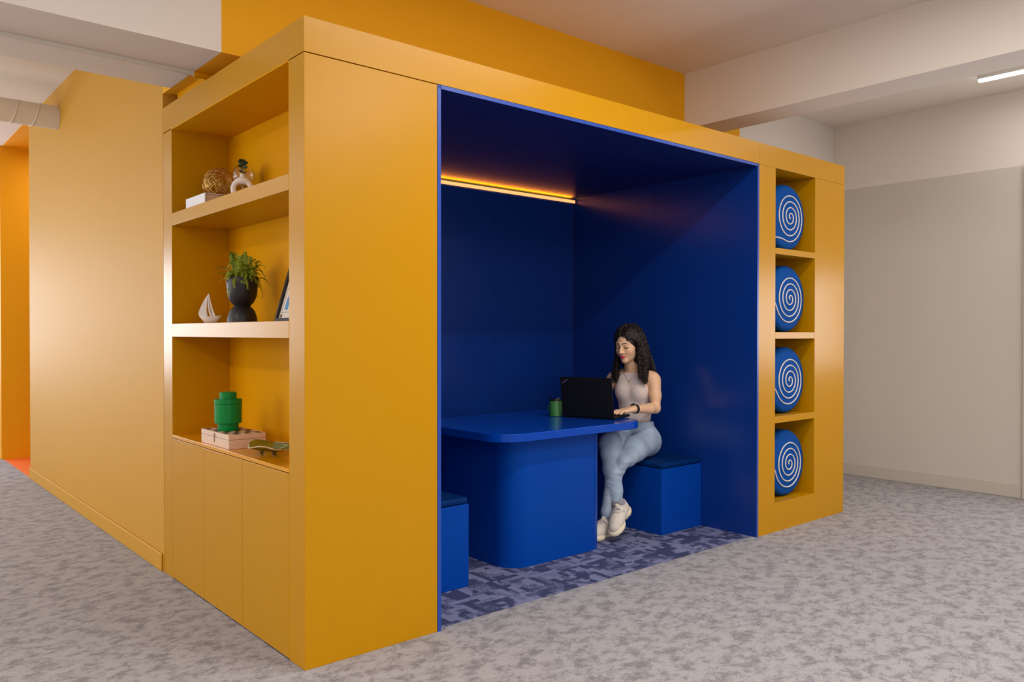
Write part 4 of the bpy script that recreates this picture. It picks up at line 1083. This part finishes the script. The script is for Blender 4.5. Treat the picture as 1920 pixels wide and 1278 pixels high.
# ------------------------------------------------------------------ lights
def area(name, loc, target, sx, sy, power, color):
    l = bpy.data.lights.new(name, 'AREA'); l.shape = 'RECTANGLE'; l.size = sx; l.size_y = sy; l.energy = power; l.color = color
    o = bpy.data.objects.new(name, l); col.objects.link(o); o.location = loc
    d = (Vector(target)-Vector(loc)).normalized()
    if d.z > -0.999: o.rotation_euler = d.to_track_quat('-Z', 'Y').to_euler()
    return o
WARM = (1.0, 0.92, 0.83)
area('window_light', (-2.1, YF-0.05, 1.55), (-2.1, 0, 1.55), 3.4, 1.5, 130, (0.86, 0.93, 1.0))
area('window_light', (XR+0.02, -1.7, 1.42), (0, -1.7, 1.42), 1.7, 0.85, 34, (1.0, 0.93, 0.88))
area('ceiling_light', (1.35, -1.25, ZC-0.04), (1.35, -1.25, 0), 2.0, 0.12, 48, WARM)
area('ceiling_light', (1.85, -3.2, ZC-0.03), (1.85, -3.2, 0), 1.0, 2.0, 78, WARM)
area('ceiling_light', (-1.6, -3.6, ZC-0.04), (-1.6, -3.6, 0), 2.0, 0.6, 46, WARM)
area('ceiling_light', (5.1, -2.1, ZC-0.06), (5.1, -2.1, 0), 0.05, 3.0, 16, WARM)
area('ceiling_light', (-2.2, 4.2, ZC-0.3), (-2.2, 4.2, 0), 0.3, 3.0, 22, WARM)
area('ceiling_light', (1.9, -5.3, ZC-0.04), (1.9, -5.3, 0), 3.0, 0.6, 8, WARM)
area('ceiling_light', (-3.5, -0.3, ZC-0.05), (-3.5, -0.3, 0), 0.4, 2.4, 82, WARM)
area('window_light', (XL+0.03, 3.7, 1.7), (0, 3.7, 1.7), 3.0, 1.6, 85, (0.95, 0.97, 1.0))
area('led_light', (1.86, 1.622, 2.331), (1.86, 1.622, 3.0), 2.38, 0.036, 8.0, (1.0, 0.27, 0.0))
area('window_light', (-0.9, YB+0.03, 1.85), (-0.9, 0, 1.85), 4.8, 1.6, 80, (1.0, 0.94, 0.86))
area('alcove_light', (0.8, 6.1, ZC-0.05), (0.8, 6.1, 0), 0.8, 0.8, 16, WARM)
wd = bpy.data.worlds.new('world'); scene.world = wd; wd.use_nodes = True
wd.node_tree.nodes['Background'].inputs[0].default_value = (0.9, 0.95, 1, 1); wd.node_tree.nodes['Background'].inputs[1].default_value = 0.4

# ------------------------------------------------------------------ camera
yaw, pitch, roll = 0.861064940, -0.00986629262, 0.000611126818
F0 = Vector((math.cos(yaw)*math.cos(pitch), math.sin(yaw)*math.cos(pitch), math.sin(pitch)))
R0 = Vector((math.sin(yaw), -math.cos(yaw), 0)); U0 = R0.cross(F0)
Rv = R0*math.cos(roll)+U0*math.sin(roll); Uv = -R0*math.sin(roll)+U0*math.cos(roll)
cd = bpy.data.cameras.new('camera'); cam = bpy.data.objects.new('camera', cd); col.objects.link(cam)
cd.sensor_width = 36; cd.lens = 1502.55014/1920*36; cd.clip_start = 0.05; cd.clip_end = 100
mw = Matrix(((Rv.x,Uv.x,-F0.x,-1.39160440),(Rv.y,Uv.y,-F0.y,-2.83441084),(Rv.z,Uv.z,-F0.z,1.29390153),(0,0,0,1)))
cam.matrix_world = mw
scene.camera = cam
